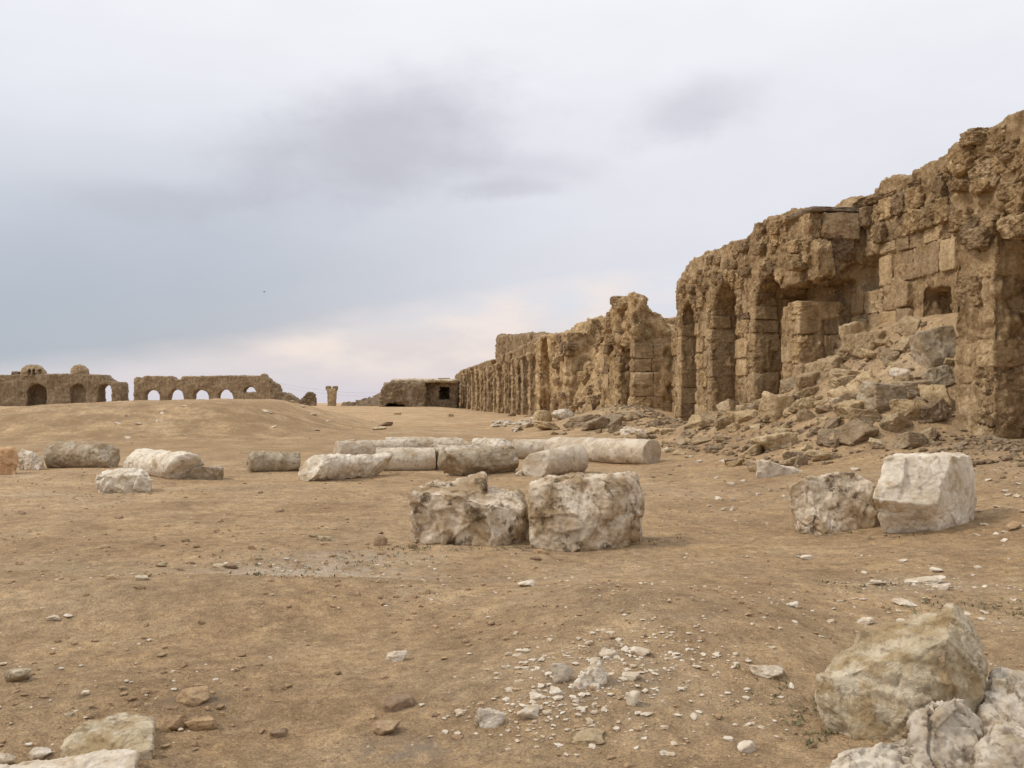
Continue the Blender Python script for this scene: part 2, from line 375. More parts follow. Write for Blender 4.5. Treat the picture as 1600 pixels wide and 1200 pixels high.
def ground_material():
    m, w = new_mat('dry_trodden_soil')
    v, _ = pos_vec(w, False)
    big = w.noise(v, .16, 6, .6); med = w.noise(v, .9, 8, .62); sm = w.noise(v, 5.5, 8, .68); fin = w.noise(v, 38, 6, .72)
    f = w.m('ADD', w.m('MULTIPLY', big, .34), w.m('ADD', w.m('MULTIPLY', med, .30), w.m('ADD', w.m('MULTIPLY', sm, .22), w.m('MULTIPLY', fin, .20))))
    col = w.ramp(f, [(.36, (.325, .212, .112)), (.47, (.45, .302, .168)), (.56, (.535, .378, .222)), (.68, (.63, .485, .32))])
    g1 = w.noise(v, 70, 4, .75); g2 = w.noise(v, 190, 3, .75); g0 = w.noise(v, 11, 6, .7)
    k = w.m('MULTIPLY', w.m('MULTIPLY_ADD', g1, 2.0, .0), w.m('MULTIPLY', w.m('MULTIPLY_ADD', g2, 1.4, .3), w.m('MULTIPLY_ADD', g0, 1.1, .45)))
    p1 = w.noise(w.vm('ADD', v, (4, 9, 0)), .75, 7, .7); p2 = w.noise(w.vm('ADD', v, (1, 3, 0)), 3.2, 7, .75)
    k = w.m('MULTIPLY', k, w.m('MULTIPLY', w.m('MULTIPLY_ADD', p1, 1.1, .45), w.m('MULTIPLY_ADD', p2, 1.3, .35)))
    tuft = w.m('MULTIPLY', w.ss(w.noise(v, 7.5, 6, .8), .56, .66), w.ss(p1, .42, .58))
    k = w.m('MULTIPLY', k, w.m('MULTIPLY_ADD', tuft, -.42, 1.0))
    k = w.m('MINIMUM', w.m('MAXIMUM', k, .30), 1.75)
    col = w.mix(1.0, col, w.comb(k, k, w.m('MULTIPLY_ADD', k, .9, .1)), 'MULTIPLY')
    # dust of broken marble and a grey ashy spot, where the photo shows them
    sx, sy, sz = w.sep(v)
    def spot(cx, cy, rx, ry):
        a = w.m('MULTIPLY', w.m('SUBTRACT', sx, cx), 1 / rx); b = w.m('MULTIPLY', w.m('SUBTRACT', sy, cy), 1 / ry)
        r = w.m('ADD', w.m('MULTIPLY', a, a), w.m('MULTIPLY', b, b))
        return w.m('POWER', 2.718, w.m('MULTIPLY', r, -1.0))
    for (px, py, rx, ry, cc, am, ns) in DUST:
        gx, gy, gz = gp(px, py)
        k = w.m('MULTIPLY', spot(gx, gy, rx, ry), w.ss(w.noise(v, ns, 6, .7), .36, .6))
        col = w.mix(w.m('MULTIPLY', k, am, clamp=True), col, cc)
    # grit
    gv = w.vor(v, 34.0); gc = w.vor(v, 34.0, 'F1', 'Color'); gr = w.sep(gc)[0]
    grit = w.m('MULTIPLY', w.ss(gv, .30, .16), w.ss(gr, .82, .9))
    col = w.mix(w.m('MULTIPLY', grit, .75), col, (.60, .50, .37))
    gv2 = w.vor(v, 75.0); gr2 = w.sep(w.vor(v, 75.0, 'F1', 'Color'))[1]
    grit2 = w.m('MULTIPLY', w.ss(gv2, .34, .18), w.ss(gr2, .74, .84))
    col = w.mix(w.m('MULTIPLY', grit2, .6), col, (.18, .115, .065))
    h = w.m('ADD', w.m('MULTIPLY', sm, 1.0), w.m('ADD', w.m('MULTIPLY', fin, .45), w.m('MULTIPLY', grit, .22)))
    h = w.m('ADD', h, w.m('MULTIPLY', w.noise(v, 16, 6, .7), .55))
    h = w.m('ADD', h, w.m('MULTIPLY', grit2, .10))
    finish(w, col, h, .075, .97, .1)
    return m
DUST = [(300, 652, 14.0, 10.0, (.285, .190, .102), .75, .7), (650, 700, 9.0, 6.0, (.33, .225, .125), .5, .6), (470, 895, 1.1, .5, (.66, .55, .43), .9, 6), (560, 870, .8, .35, (.64, .53, .41), .7, 6), (310, 1095, .20, .13, (.20, .165, .13), .7, 6),
        (630, 1175, .30, .14, (.27, .235, .20), .7, 7), (960, 1060, .55, .4, (.50, .40, .29), .5, 7), (1440, 915, .5, .3, (.52, .43, .33), .5, 7),
        (1150, 770, 1.6, .7, (.50, .40, .29), .4, 5), (80, 890, 1.2, .5, (.43, .33, .22), .5, 3)]
M_GROUND = ground_material()

# ------------------------------------------------------------------ the ground
def axis(lo, hi, step, grow, far_from, far_grow):
    out = [0.0]
    while out[-1] < hi:
        t = out[-1]; out.append(t + (max(step, grow * t) if t < far_from else far_grow * t))
    return np.array(out)
xp = axis(0, 4000, .042, .0105, 60, .08)
yp = axis(0, 5000, .04, .0072, 170, .08); yp = yp[yp > 0]
near = np.arange(3.2, 200, 1); ypos = []
t = 3.2
while t < 5000:
    ypos.append(t); t += max(.036, .0072 * t) if t < 165 else .08 * t
xs = np.concatenate([-xp[:0:-1], xp]); ys = np.concatenate([-np.geomspace(400, 1, 18), [0, .8, 1.6, 2.2, 2.7], ypos])
gx, gy = np.meshgrid(xs, ys, indexing='ij')
gz = H(gx, gy)
pp = np.stack([gx.ravel(), gy.ravel(), np.zeros(gx.size)], 1)
nearm = (1 - sstep(gy, 12, 26)).ravel()
gz = gz + (nearm * (.006 * perlin(pp * 9.1) + .0035 * perlin(pp * 19.0))).reshape(gx.shape)
kk = ((gy > 3) & (gy < 30) & (np.abs(gx) < gy * .75 + 2)).ravel(); zf = gz.ravel().copy()
q_ = pp[kk]; msk = np.clip(.35 + .9 * perlin(q_ * .7 + 60), .08, 1) * (1 - sstep(q_[:, 1], 18, 30))
zf[kk] += msk * (.020 * (.45 - worley(q_ * [4.5, 4.5, 1])[0]) + .010 * facets(q_ * [7, 7, 1]))
gz = zf.reshape(gx.shape)
nx, ny = gx.shape
ids = np.arange(nx * ny).reshape(nx, ny)
gq = np.stack([ids[:-1, :-1], ids[1:, :-1], ids[1:, 1:], ids[:-1, 1:]], -1).reshape(-1, 4)
gme = mesh_from('ground', np.stack([gx, gy, gz], -1).reshape(-1, 3), gq, M_GROUND)
tag(link('ground', gme), 'dry trodden tan soil of the wide open courtyard', None, None, 'structure')

# ------------------------------------------------------------------ rocks
def hull_planes(pts):
    bm = bmesh.new()
    for p in pts: bm.verts.new(p)
    bmesh.ops.convex_hull(bm, input=bm.verts)
    bmesh.ops.recalc_face_normals(bm, faces=bm.faces)
    out = []
    for f in bm.faces:
        n = f.normal
        if n.length > .5:
            d = n.dot(f.verts[0].co)
            if not any(abs(n.x-a[0]) + abs(n.y-a[1]) + abs(n.z-a[2]) < .02 for a in out): out.append((n.x, n.y, n.z, d))
    bm.free(); return out
def sd_planes(P, X, Y, Z, k=0.0):
    s = None
    for a, b, c, d in P:
        t = a * X + b * Y + c * Z - d
        s = t if s is None else np.maximum(s, t)
    return s
def rough_disp(v, n, size, amt, seed, crack=.5, detail=4, strata=None):
    p = v + np.array([seed * 13.7 % 91, seed * 7.1 % 83, seed * 3.3 % 77])
    wp = (.12 * perlin(p * 5 / size))[:, None]
    d = amt * (.75 * perlin(p * 1.6 / size) + .35 * perlin(p * 3.9 / size) + .34 * fbm(p * 9.5 / size, detail, .58))
    d = d + amt * .42 * facets(p * 2.4 / size + wp) + amt * .22 * facets(p * 6.0 / size + wp)
    if crack:
        f1, f2 = worley(p * 2.6 / size + .35 * perlin(p * 4 / size)[:, None])
        d = d - amt * crack * np.exp(-((f2 - f1) / .05) ** 2) * np.clip(.5 + 1.5 * perlin(p * 1.3 / size + 50), 0, 1)
    if strata is not None:
        s = v @ np.asarray(strata); d = d + amt * .75 * np.abs(perlin(np.stack([s / size * 9 + .6 * perlin(p * 2.5 / size), p[:, 0] * .6 / size, p[:, 1] * .6 / size], 1)))
    return v + n * d[:, None]
def sdf_mesh(name, f, lo, hi, h, mat, post=None):
    lo = np.asarray(lo, float) - 2 * h; hi = np.asarray(hi, float) + 2 * h
    nn = np.ceil((hi - lo) / h).astype(int) + 1
    ax = [(lo[k] + np.arange(nn[k]) * h).astype(np.float32) for k in range(3)]
    S = f(ax[0][:, None, None], ax[1][None, :, None], ax[2][None, None, :])
    S = np.array(np.broadcast_to(S, nn), np.float32)
    S[0] = S[-1] = 1; S[:, 0] = S[:, -1] = 1; S[:, :, 0] = S[:, :, -1] = 1
    v, q = nets(S, lo, h)
    if post is not None: v = post(v, normals(v, q))
    return mesh_from(name, v, q, mat)

def random_hull(r, k=13, flat=1.0):
    P = []
    for _ in range(k):
        n = r.normal(size=3); n /= np.linalg.norm(n); P.append((n[0], n[1], n[2], r.uniform(.55, .95)))
    for s in (-1, 1):
        for a in range(3):
            n = [0, 0, 0]; n[a] = s; P.append((*n, 1.0))
    return P
def rock_variant(seed, N, mat, amt=.10, k=13):
    r = np.random.default_rng(seed); P = random_hull(r, k)
    me = sdf_mesh('stone', lambda X, Y, Z: sd_planes(P, X, Y, Z), (-1, -1, -1), (1, 1, 1), 2.0 / N, mat,
                  lambda v, n: rough_disp(v, n, 1.2, amt, seed, .45, 3))
    v = np.empty(len(me.vertices) * 3, np.float32); me.vertices.foreach_get('co', v); v = v.reshape(-1, 3)
    lo, hi = v.min(0), v.max(0); v = (v - (lo + hi) / 2) / (hi - lo); me.vertices.foreach_set('co', v.ravel()); me.update()
    return me                                   # unit box, centred
VAR = {}
def variants(mat, n, N, seed, k=13, amt=.10):
    key = (mat.name, N)
    if key not in VAR: VAR[key] = [rock_variant(seed + j, N, mat, amt, k) for j in range(n)]
    return VAR[key]
def block_variant(seed, N, mat, amt=.04, rnd=.045, chips=3):
    """a worn dressed block, unit box"""
    r = np.random.default_rng(seed); P = []
    for s in (-1, 1):
        for a in range(3):
            n = np.zeros(3); n[a] = s; n += r.normal(size=3) * .05; n /= np.linalg.norm(n); P.append((*n, .5))
    for _ in range(chips):
        c = np.sign(r.normal(size=3)) + r.normal(size=3) * .4
        if r.random() < .5: c[r.integers(3)] = 0
        c /= np.linalg.norm(c); P.append((*c, np.abs(c).sum() * .5 - r.uniform(.05, .18)))
    def f(X, Y, Z):
        q = np.sqrt(np.maximum(abs(X) - .5 + rnd, 0) ** 2 + np.maximum(abs(Y) - .5 + rnd, 0) ** 2 + np.maximum(abs(Z) - .5 + rnd, 0) ** 2) - rnd
        return np.maximum(q, sd_planes(P, X, Y, Z))
    return sdf_mesh('stone_block', f, (-.55, -.55, -.55), (.55, .55, .55), 1.0 / N, mat, lambda v, n: rough_disp(v, n, .8, amt, seed, .5, 3))

def hero(name, pts, h, mat, amt, seed, label, cat, group=None, crack=.5, strata=None, Y0=None, sub=None, fs=1.0):
    """a stone from points (photo column, photo row or None for 'under ground', extra depth) around a base depth"""
    W = []
    for (px, py, dy) in pts:
        Y = Y0 + dy
        if py is None:
            x = (px - 800) / F * Y; W.append((x, Y, float(H(np.array([x]), np.array([Y]))[0]) - .12))
        else: W.append(at(px, py, Y))
    W = np.array(W); c = np.array([W[:, 0].mean(), W[:, 1].mean(), W[:, 2].min()]); L = W - c
    P = hull_planes(L.tolist()); size = float(np.linalg.norm(L.max(0) - L.min(0)) / 1.7)
    SUB = []
    for s in (sub or []):
        S = np.array([at(px, py, Y0 + dy) for px, py, dy in s]) - c; SUB.append(hull_planes(S.tolist()))
    def f(X, Y, Z):
        d = sd_planes(P, X, Y, Z)
        for q in SUB: d = np.maximum(d, -sd_planes(q, X, Y, Z))
        return d
    def post(v, n):
        v = rough_disp(v, n, size * fs, amt, seed, crack, 5, strata)
        return v
    me = sdf_mesh(name, f, L.min(0), L.max(0), h, mat, post)
    return tag(link(name, me, None, c), label, cat, group)

def place(me, name, px, py, wpx, hpx, label=None, cat='stone', group=None, depth=.8, rz=None, tilt=.15, sink=.12, ymax=None, ymin=2.5, r=random):
    """a loose stone: photo column and base row, width and height in photo pixels"""
    x, y, z = gp(px, py, ymax, ymin)
    W_, H_ = wpx / F * y, hpx / F * y
    zc = z + H_ * (.5 - sink)
    o = link(name, me, None, (x, y + W_ * depth * .4, zc), (r.uniform(-tilt, tilt), r.uniform(-tilt, tilt), r.uniform(-.5, .5) + random.choice([0, math.pi]) if rz is None else rz),
             (W_, W_ * depth, H_))
    return tag(o, label, cat, group)

# ------------------------------------------------------------------ the long wall on the right
def arch_cut(U, Z, u0, u1, zs):
    uc, a = (u0 + u1) / 2, (u1 - u0) / 2
    return np.where(Z < zs, np.abs(U - uc) - a, np.sqrt((U - uc) ** 2 + (Z - zs) ** 2) - a)
def box(W, U, Z, w0, w1, u0, u1, z0, z1):
    return np.maximum(np.maximum(np.maximum(w0 - W, W - w1), np.maximum(u0 - U, U - u1)), np.maximum(z0 - Z, Z - z1))
def wall_disp(amt, cell, seed, gully=1.0, lump=1.0):
    def post(v, n):
        p = v + seed * 11.3
        d = .10 * perlin(p * .75) + .06 * perlin(p * 1.7)
        side = np.clip(1.2 - np.abs(n[:, 2]) * 1.5, 0, 1)
        d = d + .06 * gully * (np.abs(perlin(p * [3.0, 3.0, .55])) * 2 - .55) * side
        d = d + .035 * gully * (np.abs(perlin(p * [6.5, 6.5, 1.1] + 7)) * 2 - .55) * side
        f1, f2 = worley(p * [cell, cell, cell * 1.25] + .45 * perlin(p * 1.6)[:, None])
        mask = np.clip(.45 + 1.0 * perlin(p * .45 + 40), .08, 1)
        d = d + lump * mask * (.09 * (.5 - f1) - .10 * np.exp(-((f2 - f1) / .07) ** 2))
        wp = (.25 * perlin(p * 3.1))[:, None]
        d = d + .060 * lump * facets(p * cell * 1.15 + wp) + .030 * facets(p * cell * 2.6 + wp)
        pit = np.clip(perlin(p * 2.9 + 21) - .28, 0, 1); d = d - .28 * pit * lump
        d = d + .030 * fbm(p * 5.0, 3, .6)
        return v + n * (amt * d)[:, None]
    return post
near_top = [(pxu(a), pyz(a, b)) for a, b in ((1600,165),(1576,182),(1549,198),(1508,214),(1488,226),(1269,325),(1238,327),
            (1200,340),(1176,351),(1170,368),(1166,370),(1140,378),(1107,391),(1085,402),(1071,415),(1062,432),(1056,449))] + [(10.0, 6.9), (15.5, 6.8)]
back_top = [(pxu(a, 1.5), pyz(a, b, 1.5)) for a, b in ((1300,320),(1328,311),(1352,304),(1372,294),(1380,279),(1395,276),(1420,276),(1426,264),(1443,257),(1477,240),(1495,222))]
U_A0, U_A1 = pxu(1055), pxu(1064); U_B0, U_B1 = pxu(1086), pxu(1112); U_C0, U_C1 = pxu(1151), pxu(1179); U_D0, U_D1 = pxu(1222), pxu(1250)
U_E0, U_E1 = pxu(1490), pxu(1553)
U_M = pxu(1266)                                # broken end of the upper masonry
def near_wall(W, U, Z):
    top = interp(U, near_top); kb = sstep(W, 1.0, 1.45) * (1 - sstep(U, 26.6, 28.0)) * sstep(U, 19.2, 20.5)
    top2 = top * (1 - kb) + interp(U, back_top) * kb
    d = np.maximum(np.maximum(.12 * (1 - Z / 6.5) * 0 - W, W - 2.7), np.maximum((Z - top2) * .85, np.maximum(U - U_A0, 10.5 - U)))
    d = np.maximum(d, -1.0 - Z)
    for u0, u1, zs in ((U_B0, U_A1, 4.35), (U_C0, U_B1, 4.25), (U_D0, U_C1, 4.2), (14.3, U_E1, 4.05)):
        c = arch_cut(U, Z, u0, u1, zs)
        d = np.maximum(d, -np.maximum(c, np.maximum(W - 1.75, -1 - W)))
    d = np.maximum(d, -box(W, U, Z, .9, 1.75, U_D0 - .4, U_A0 - .35, -1, 4.8))
    # the broken bay: front skin gone between the fourth pier and the next full one
    d = np.maximum(d, -box(W, U, Z, -1, 1.5, U_E0 + .0, U_M, -1, 9))
    d = np.maximum(d, -box(W, U, Z, -1, 1.5, U_M - .2, U_D1, -1, 4.85))
    d = np.maximum(d, -box(W, U, Z, -1, 1.35, U_D1 - .2, U_D0 + .1, 4.2, 4.75))
    # cave under the overhang, and the square beam hole
    cave = np.sqrt(((W - 1.35) / .85) ** 2 + ((U - 25.5) / .85) ** 2 + ((Z - 4.85) / .55) ** 2) - 1
    d = np.maximum(d, -cave * .7)
    ua, ub = pxu(1483, 1.5), pxu(1441, 1.5); za, zb = pyz(1462, 495, 1.5), pyz(1462, 450, 1.5)
    d = np.maximum(d, -box(W, U, Z, 1.0, 2.2, ua, ub, za, zb))
    return d
wall_near = thing('arcade_wall', (11.25, 0, 0), WP, 'tall eroded tan stone wall with deep arches at the right edge', 'ruined wall', None)
me = sdf_mesh('rubble_core', near_wall, (0, 10.5, -1), (2.7, U_A0, 7.8), .048, M_WALL, wall_disp(.72, 1.9, 1, .8, .8))
link('rubble_core', me, wall_near)

BLOCKS = [block_variant(100 + j, 30, M_BLOCK) for j in range(10)]
ROUGHB = [block_variant(130 + j, 28, M_WALL, .10, .07, 6) for j in range(10)]
def blk(parent, w0, w1, u0, u1, z0, z1, rough=False, jit=.012, name='stone_block', mesh=None):
    me = mesh or random.choice(ROUGHB if rough else BLOCKS)
    k = lambda: random.uniform(-jit, jit)
    return link(name, me, parent, ((w0 + w1) / 2 + k(), (u0 + u1) / 2 + k(), (z0 + z1) / 2 + k()), (k(), k() * 1.5, k() * 1.5 + random.choice([0, math.pi])), (w1 - w0, u1 - u0, z1 - z0))
def courses(parent, face, a0, a1, z0, z1, plane, thick=.4, ch=.55, bw=.8, rough=.0, keep=1.0, out=.05, mask=None, name='stone_block'):
    """courses of separate stones on a face: face 'w' looks into the courtyard (a = u), face 'u' looks along the wall at the camera (a = w)"""
    z = z0
    while z < z1 - .1:
        hh = min(ch * random.uniform(.85, 1.15), z1 - z)
        if z1 - z - hh < .18: hh = z1 - z
        a = a0 - random.uniform(0, .5) * bw * .0; n = max(1, round((a1 - a0) / bw)); cuts = [a0]
        for j in range(1, n): cuts.append(a0 + (a1 - a0) * (j + random.uniform(-.22, .22) + (.25 if int(z * 10) % 2 else -.2)) / n)
        cuts.append(a1)
        for p, q in zip(cuts[:-1], cuts[1:]):
            if random.random() > keep or q - p < .12: continue
            if mask and not mask((p + q) / 2, z + hh / 2): continue
            o = random.uniform(-.35, 1.0) * out
            g = .010
            if face == 'w': blk(parent, plane - o, plane - o + thick, p + g, q - g, z + g, z + hh - g, random.random() < rough, name=name)
            else: blk(parent, p + g, q - g, plane - o, plane - o + thick, z + g, z + hh - g, random.random() < rough, name=name)
        z += hh
# pier sides facing the camera, and narrow fronts
for (u0, u1, ztop, zbot) in ((U_A1, U_A0, 3.95, .2), (U_B1, U_B0, 4.0, .2), (U_C1, U_C0, 4.0, .4)):
    courses(wall_near, 'u', -.02, .82, zbot, ztop, u1 * 0 + u0, .5, .62, .85, .1, 1.0, .03)
    courses(wall_near, 'w', u0 + .5, u1 + .02, zbot, ztop + .3, 0, .45, .6, .75, .45, .85, .06)
    blk(wall_near, .0, .72, u0 - .10, u0 + .4, ztop + .02, ztop + .42, name='impost_block')
courses(wall_near, 'u', -.02, 1.15, .6, 4.2, U_D1, .55, .72, .75, .1, 1.0, .04)
courses(wall_near, 'w', U_D1 + .55, U_D0 + .02, .5, 4.3, 0, .45, .65, .7, .3, .95, .06)
blk(wall_near, -.06, 1.2, U_D1 - .08, U_D1 + .75, 3.75, 4.28)
# voussoirs of the three arches
for (u0, u1, zs) in ((U_B0, U_A1, 4.35), (U_C0, U_B1, 4.25), (U_D0, U_C1, 4.2)):
    uc, a = (u0 + u1) / 2, (u1 - u0) / 2; n = max(5, int(a * 3.6 / .36))
    for j in range(n):
        th = math.pi * (j + .5) / n; rr = a + .22
        if random.random() < .12: continue
        o = link('voussoir', random.choice(ROUGHB), wall_near, (.28 + random.uniform(-.05, .05), uc - math.cos(th) * rr, zs + math.sin(th) * rr), (-(th - math.pi / 2) * 1.0 * -1, 0, 0), (.62, math.pi * a / n * 1.12, .42))
# ashlar of the back wall in the broken bay
bu0, bu1 = pxu(1489, 1.5), pxu(1350, 1.5)
hole = (pxu(1483, 1.5), pxu(1441, 1.5), pyz(1462, 495, 1.5), pyz(1462, 450, 1.5))
def bayface(u, z):
    if hole[0] - .35 < u < hole[1] + .3 and hole[2] - .3 < z < hole[3] + .25: return False
    if 24.9 < u and 4.2 < z < 5.5: return False
    return True
courses(wall_near, 'w', U_E0 + .05, U_D1, 2.0, 5.6, 1.48, .45, .68, .72, .12, 1.0, .09, bayface)
courses(wall_near, 'w', U_E0 + .02, U_M - .1, 5.6, 6.9, 1.42, .6, .55, .6, .95, .9, .18)
# the overhanging mass above the fourth pier
YM = U_M / WL * 1.0
def endface(px0, px1, py0, py1, du, th, rg, jit=.02):
    Y = wloc(U_M + du, .6)[1]; x0 = 11.25 - .125 * Y
    w0, w1 = ((px0 - 800) / F * Y - x0), ((px1 - 800) / F * Y - x0)
    return blk(wall_near, w0, w1, U_M + du, U_M + du + th, EYE + (HZ - py1) / F * Y, EYE + (HZ - py0) / F * Y, rg, jit)
def wloc(u, w): return 11.25 + w * math.cos(WP) - u * math.sin(WP), w * math.sin(WP) + u * math.cos(WP)
for a in ((1262, 1283, 330, 372, -.02, .8, True), (1284, 1347, 330, 372, -.22, 1.1, False), (1258, 1300, 374, 410, -.05, .8, True), (1300, 1340, 366, 404, -.20, .8, True), (1276, 1304, 376, 434, -.38, .6, True, .07),
          (1236, 1262, 394, 420, .25, .6, True, .06), (1346, 1360, 354, 390, .0, .7, False), (1284, 1310, 404, 440, -.15, .7, True, .06), (1240, 1262, 372, 394, .2, .7, True), (1346, 1376, 366, 398, .25, .6, True, .05), (1318, 1344, 400, 420, .3, .6, True, .05),
          (1262, 1284, 412, 436, .15, .6, True, .06)):
    endface(*a)
blk(wall_near, -.08, 1.36, U_M - .22, U_M + 1.5, EYE + (HZ - 331) / F * YM, EYE + (HZ - 324) / F * YM, name='mortar_cap', jit=.004, mesh=block_variant(160, 34, M_CONC, .035, .03, 3))
# the next pier and the wall above it, out to the frame edge
courses(wall_near, 'w', U_E1 + .5, U_E0 + .0, .5, 4.6, 0, .5, .7, .8, .7, .45, .06)
courses(wall_near, 'u', -.02, .9, .5, 4.5, U_E1, .55, .58, .62, .55, .95, .07)
# stones that stick out of the eroded upper wall
for _ in range(70):
    u = random.uniform(U_D0 - .5, U_A0 - .3); zt = float(interp(u, near_top)); z = random.uniform(5.0, zt - .2)
    if any((u - (a + b) / 2) ** 2 + (z - zs) ** 2 < ((b - a) / 2 + .35) ** 2 for a, b, zs in ((U_B0, U_A1, 4.35), (U_C0, U_B1, 4.25), (U_D0, U_C1, 4.2))): continue
    s = random.uniform(.25, .6)
    blk(wall_near, -.06 - random.random() * .06, .45, u - s / 2, u + s / 2, z - s * .33, z + s * .33, True, .08)
for _ in range(26):
    u = random.uniform(16.8, U_E0 - .2); zt = float(interp(u, near_top)); z = random.uniform(4.6, zt - .1); s = random.uniform(.3, .7)
    blk(wall_near, -.08 - random.random() * .08, .45, u - s / 2, u + s / 2, z - s * .35, z + s * .35, True, .08)

# ------------------------------------------------------------------ the broken middle stretch
mid_top = [(pxu(a), pyz(a, b)) for a, b in ((1056,512),(1037,505),(1025,497),(1005,490),(1000,476),(993,470),(986,461),(978,462),(972,470),(964,468),(957,472),(951,484),(945,497),(925,495),(912,500),(895,515),(880,521),(850,524),(838,528))]
mid_back = [(pxu(a, 1.9), pyz(a, b, 1.9)) for a, b in ((1062,520),(1050,512),(1037,505),(1028,500),(1005,498),(960,505),(925,497),(912,501),(895,516),(880,522),(838,530))]
MU0, MU1 = 38.6, pxu(836)
P1a, P1b = pxu(990), pxu(983); P2a, P2b = pxu(967), pxu(941)
def mid_wall(W, U, Z):
    k = sstep(W, 1.3, 1.9); top = interp(U, mid_top) * (1 - k) + interp(U, mid_back) * k
    nearm = 1 - sstep(U, 49.5, 52); top = np.minimum(top, interp(W, [(-1, 7), (0, 6.7), (.35, 6.3), (.6, 5.9), (.8, 5.6), (1.3, 5.45), (1.6, 5.2), (2.0, 5.0), (4, 4.8)]) + (1 - nearm) * 9)
    d = np.maximum(np.maximum(-W, W - 4.0), np.maximum((Z - top) * .8, np.maximum(MU0 - U, U - MU1)))
    d = np.maximum(d, -1.2 - Z)
    d = np.maximum(d, -box(W, U, Z, -1, 1.9, MU0 - 1, P1a, -2, 9))
    d = np.maximum(d, -np.maximum(arch_cut(U, Z, P1b, P2a, 3.5), np.maximum(W - 1.8, -1 - W)))
    slope = (.15 + .40 * np.clip(Z - .4, 0, 6) - W) * .9
    d = np.maximum(d, np.maximum(slope, -1e3) * 1.0 + 1e3 * ((U < P2b + .1) | (U > pxu(884))) * -1)
    d = np.maximum(d, -np.maximum(arch_cut(U, Z, pxu(860), pxu(842), 3.2), np.maximum(W - 1.4, -1 - W)))
    return d
wall_mid = thing('collapsed_wall', (11.25, 0, 0), WP, 'collapsed rubble stretch of wall with a pointed peak beyond the tall arches', 'ruined wall', None)
me = sdf_mesh('rubble_core', mid_wall, (0, MU0, -1.2), (4.0, MU1, 7.6), .095, M_WALL, wall_disp(1.35, 1.15, 5, .9, 1.2))
link('rubble_core', me, wall_mid)
courses(wall_mid, 'u', -.05, 1.45, .4, 4.1, P1a, .6, .6, .75, .15, 1.0, .05)
courses(wall_mid, 'w', MU0, P1a - .1, .6, 4.6, 1.85, .5, .7, .9, .4, .9, .1, lambda u, z: z < float(interp(u, mid_top)) - .4)
courses(wall_mid, 'u', 0, 1.3, .2, 3.6, pxu(862), .6, .62, .7, .3, .95, .08)
courses(wall_mid, 'w', P2a, P2b, .3, 3.9, 0, .5, .8, .9, .8, .6, .08)
for _ in range(85):
    u = random.uniform(P2b, pxu(868)); zt = float(interp(u, mid_top)); z = random.uniform(.3, zt - .15); s = random.uniform(.45, 1.25)
    wdep = .15 + .40 * max(z - .4, 0) if u < pxu(884) else 0
    o = blk(wall_mid, wdep - .16, wdep + .6, u - s / 2, u + s / 2, z - s * .3, z + s * .3, True, .22)
for _ in range(26):
    u = random.uniform(P1a, P2b); zt = float(interp(u, mid_top)); z = random.uniform(4.2, zt - .05); s = random.uniform(.4, .9)
    blk(wall_mid, -.15, .6, u - s / 2, u + s / 2, z - s * .35, z + s * .35, True, .2)

# ------------------------------------------------------------------ the far arcade
far_top = [(pxu(a), pyz(a, b)) for a, b in ((838,529),(830,532),(800,548),(769,561),(745,570),(722,578),(712,586))]
FU0, FU1 = pxu(836) + .3, pxu(711)
PIERS = [pxu(p) for p in (841, 833, 822.5, 812, 804, 792.6, 782, 776, 765.4, 760, 754, 747.6, 741, 733, 727, 722)]
def far_wall(W, U, Z):
    top = interp(U, far_top)
    d = np.maximum(np.maximum(-W, W - 3.2), np.maximum((Z - top) * .8, np.maximum(FU0 - U, U - FU1)))
    d = np.maximum(d, -1.5 - Z)
    for a, b in zip(PIERS[1:-1], PIERS[2:]):
        g = (b - a); c = arch_cut(U, Z, a + .55, b - .55, 3.4 + .35 * random.random() - .004 * (a - 76) * 3)
        d = np.maximum(d, -np.maximum(c, np.maximum(W - 1.6, -1 - W)))
    return d
wall_far = thing('distant_arcade_wall', (11.25, 0, 0), WP, 'long row of narrow eroded piers receding to the corner of the courtyard', 'ruined wall', None)
me = sdf_mesh('wall_body', far_wall, (0, FU0, -1.5), (3.2, FU1, 7.2), .14, M_WALL, wall_disp(1.5, 1.1, 9, 1.3, .8))
link('wall_body', me, wall_far)
def pier_variant(seed):
    r = np.random.default_rng(seed); a, b = r.uniform(.35, .5), r.uniform(.28, .4)
    def f(X, Y, Z):
        k = 1.0 + .25 * np.clip((Z - 3.4) / 1.5, 0, 1) + .25 * np.clip((.6 - Z) / 1.5, 0, 1)
        return np.maximum(np.maximum(np.abs(X) / k - b, np.abs(Y) / k - a), np.maximum(-1.5 - Z, Z - 5.0))
    return sdf_mesh('pier', f, (-.7, -.8, -1.5), (.7, .8, 5.0), .08, M_BLOCK, wall_disp(1.2, 1.6, seed, 1.6, .8))
PV = [pier_variant(40 + j) for j in range(5)]
for j, u in enumerate(PIERS[1:]):
    zt = float(interp(u, far_top))
    link('pier', PV[j % 5], wall_far, (.02, u, 0), (0, 0, random.choice([0, math.pi])), (1, 1, min(1.0, (zt - .15) / 5.0)))
# the higher stump of wall behind the arcade
def stump(W, U, Z):
    t = interp(U, [(92, 6.7), (98, 8.0), (129, 9.6), (130.5, 10.0), (131.5, 9.7), (134, 8.2)])
    return np.maximum(np.maximum(3.0 - W, W - 5.2), np.maximum((Z - t) * .8, np.maximum(np.maximum(92 - U, U - 133.5), -Z)))
st = thing('wall_stump', (11.25, 0, 0), WP, 'higher plain block of wall rising behind the far row of piers', 'ruined wall', None)
link('masonry', sdf_mesh('masonry', stump, (3.0, 92, 0), (5.2, 133.5, 10.2), .2, M_WALL, wall_disp(1.6, .9, 15, .6)), st)

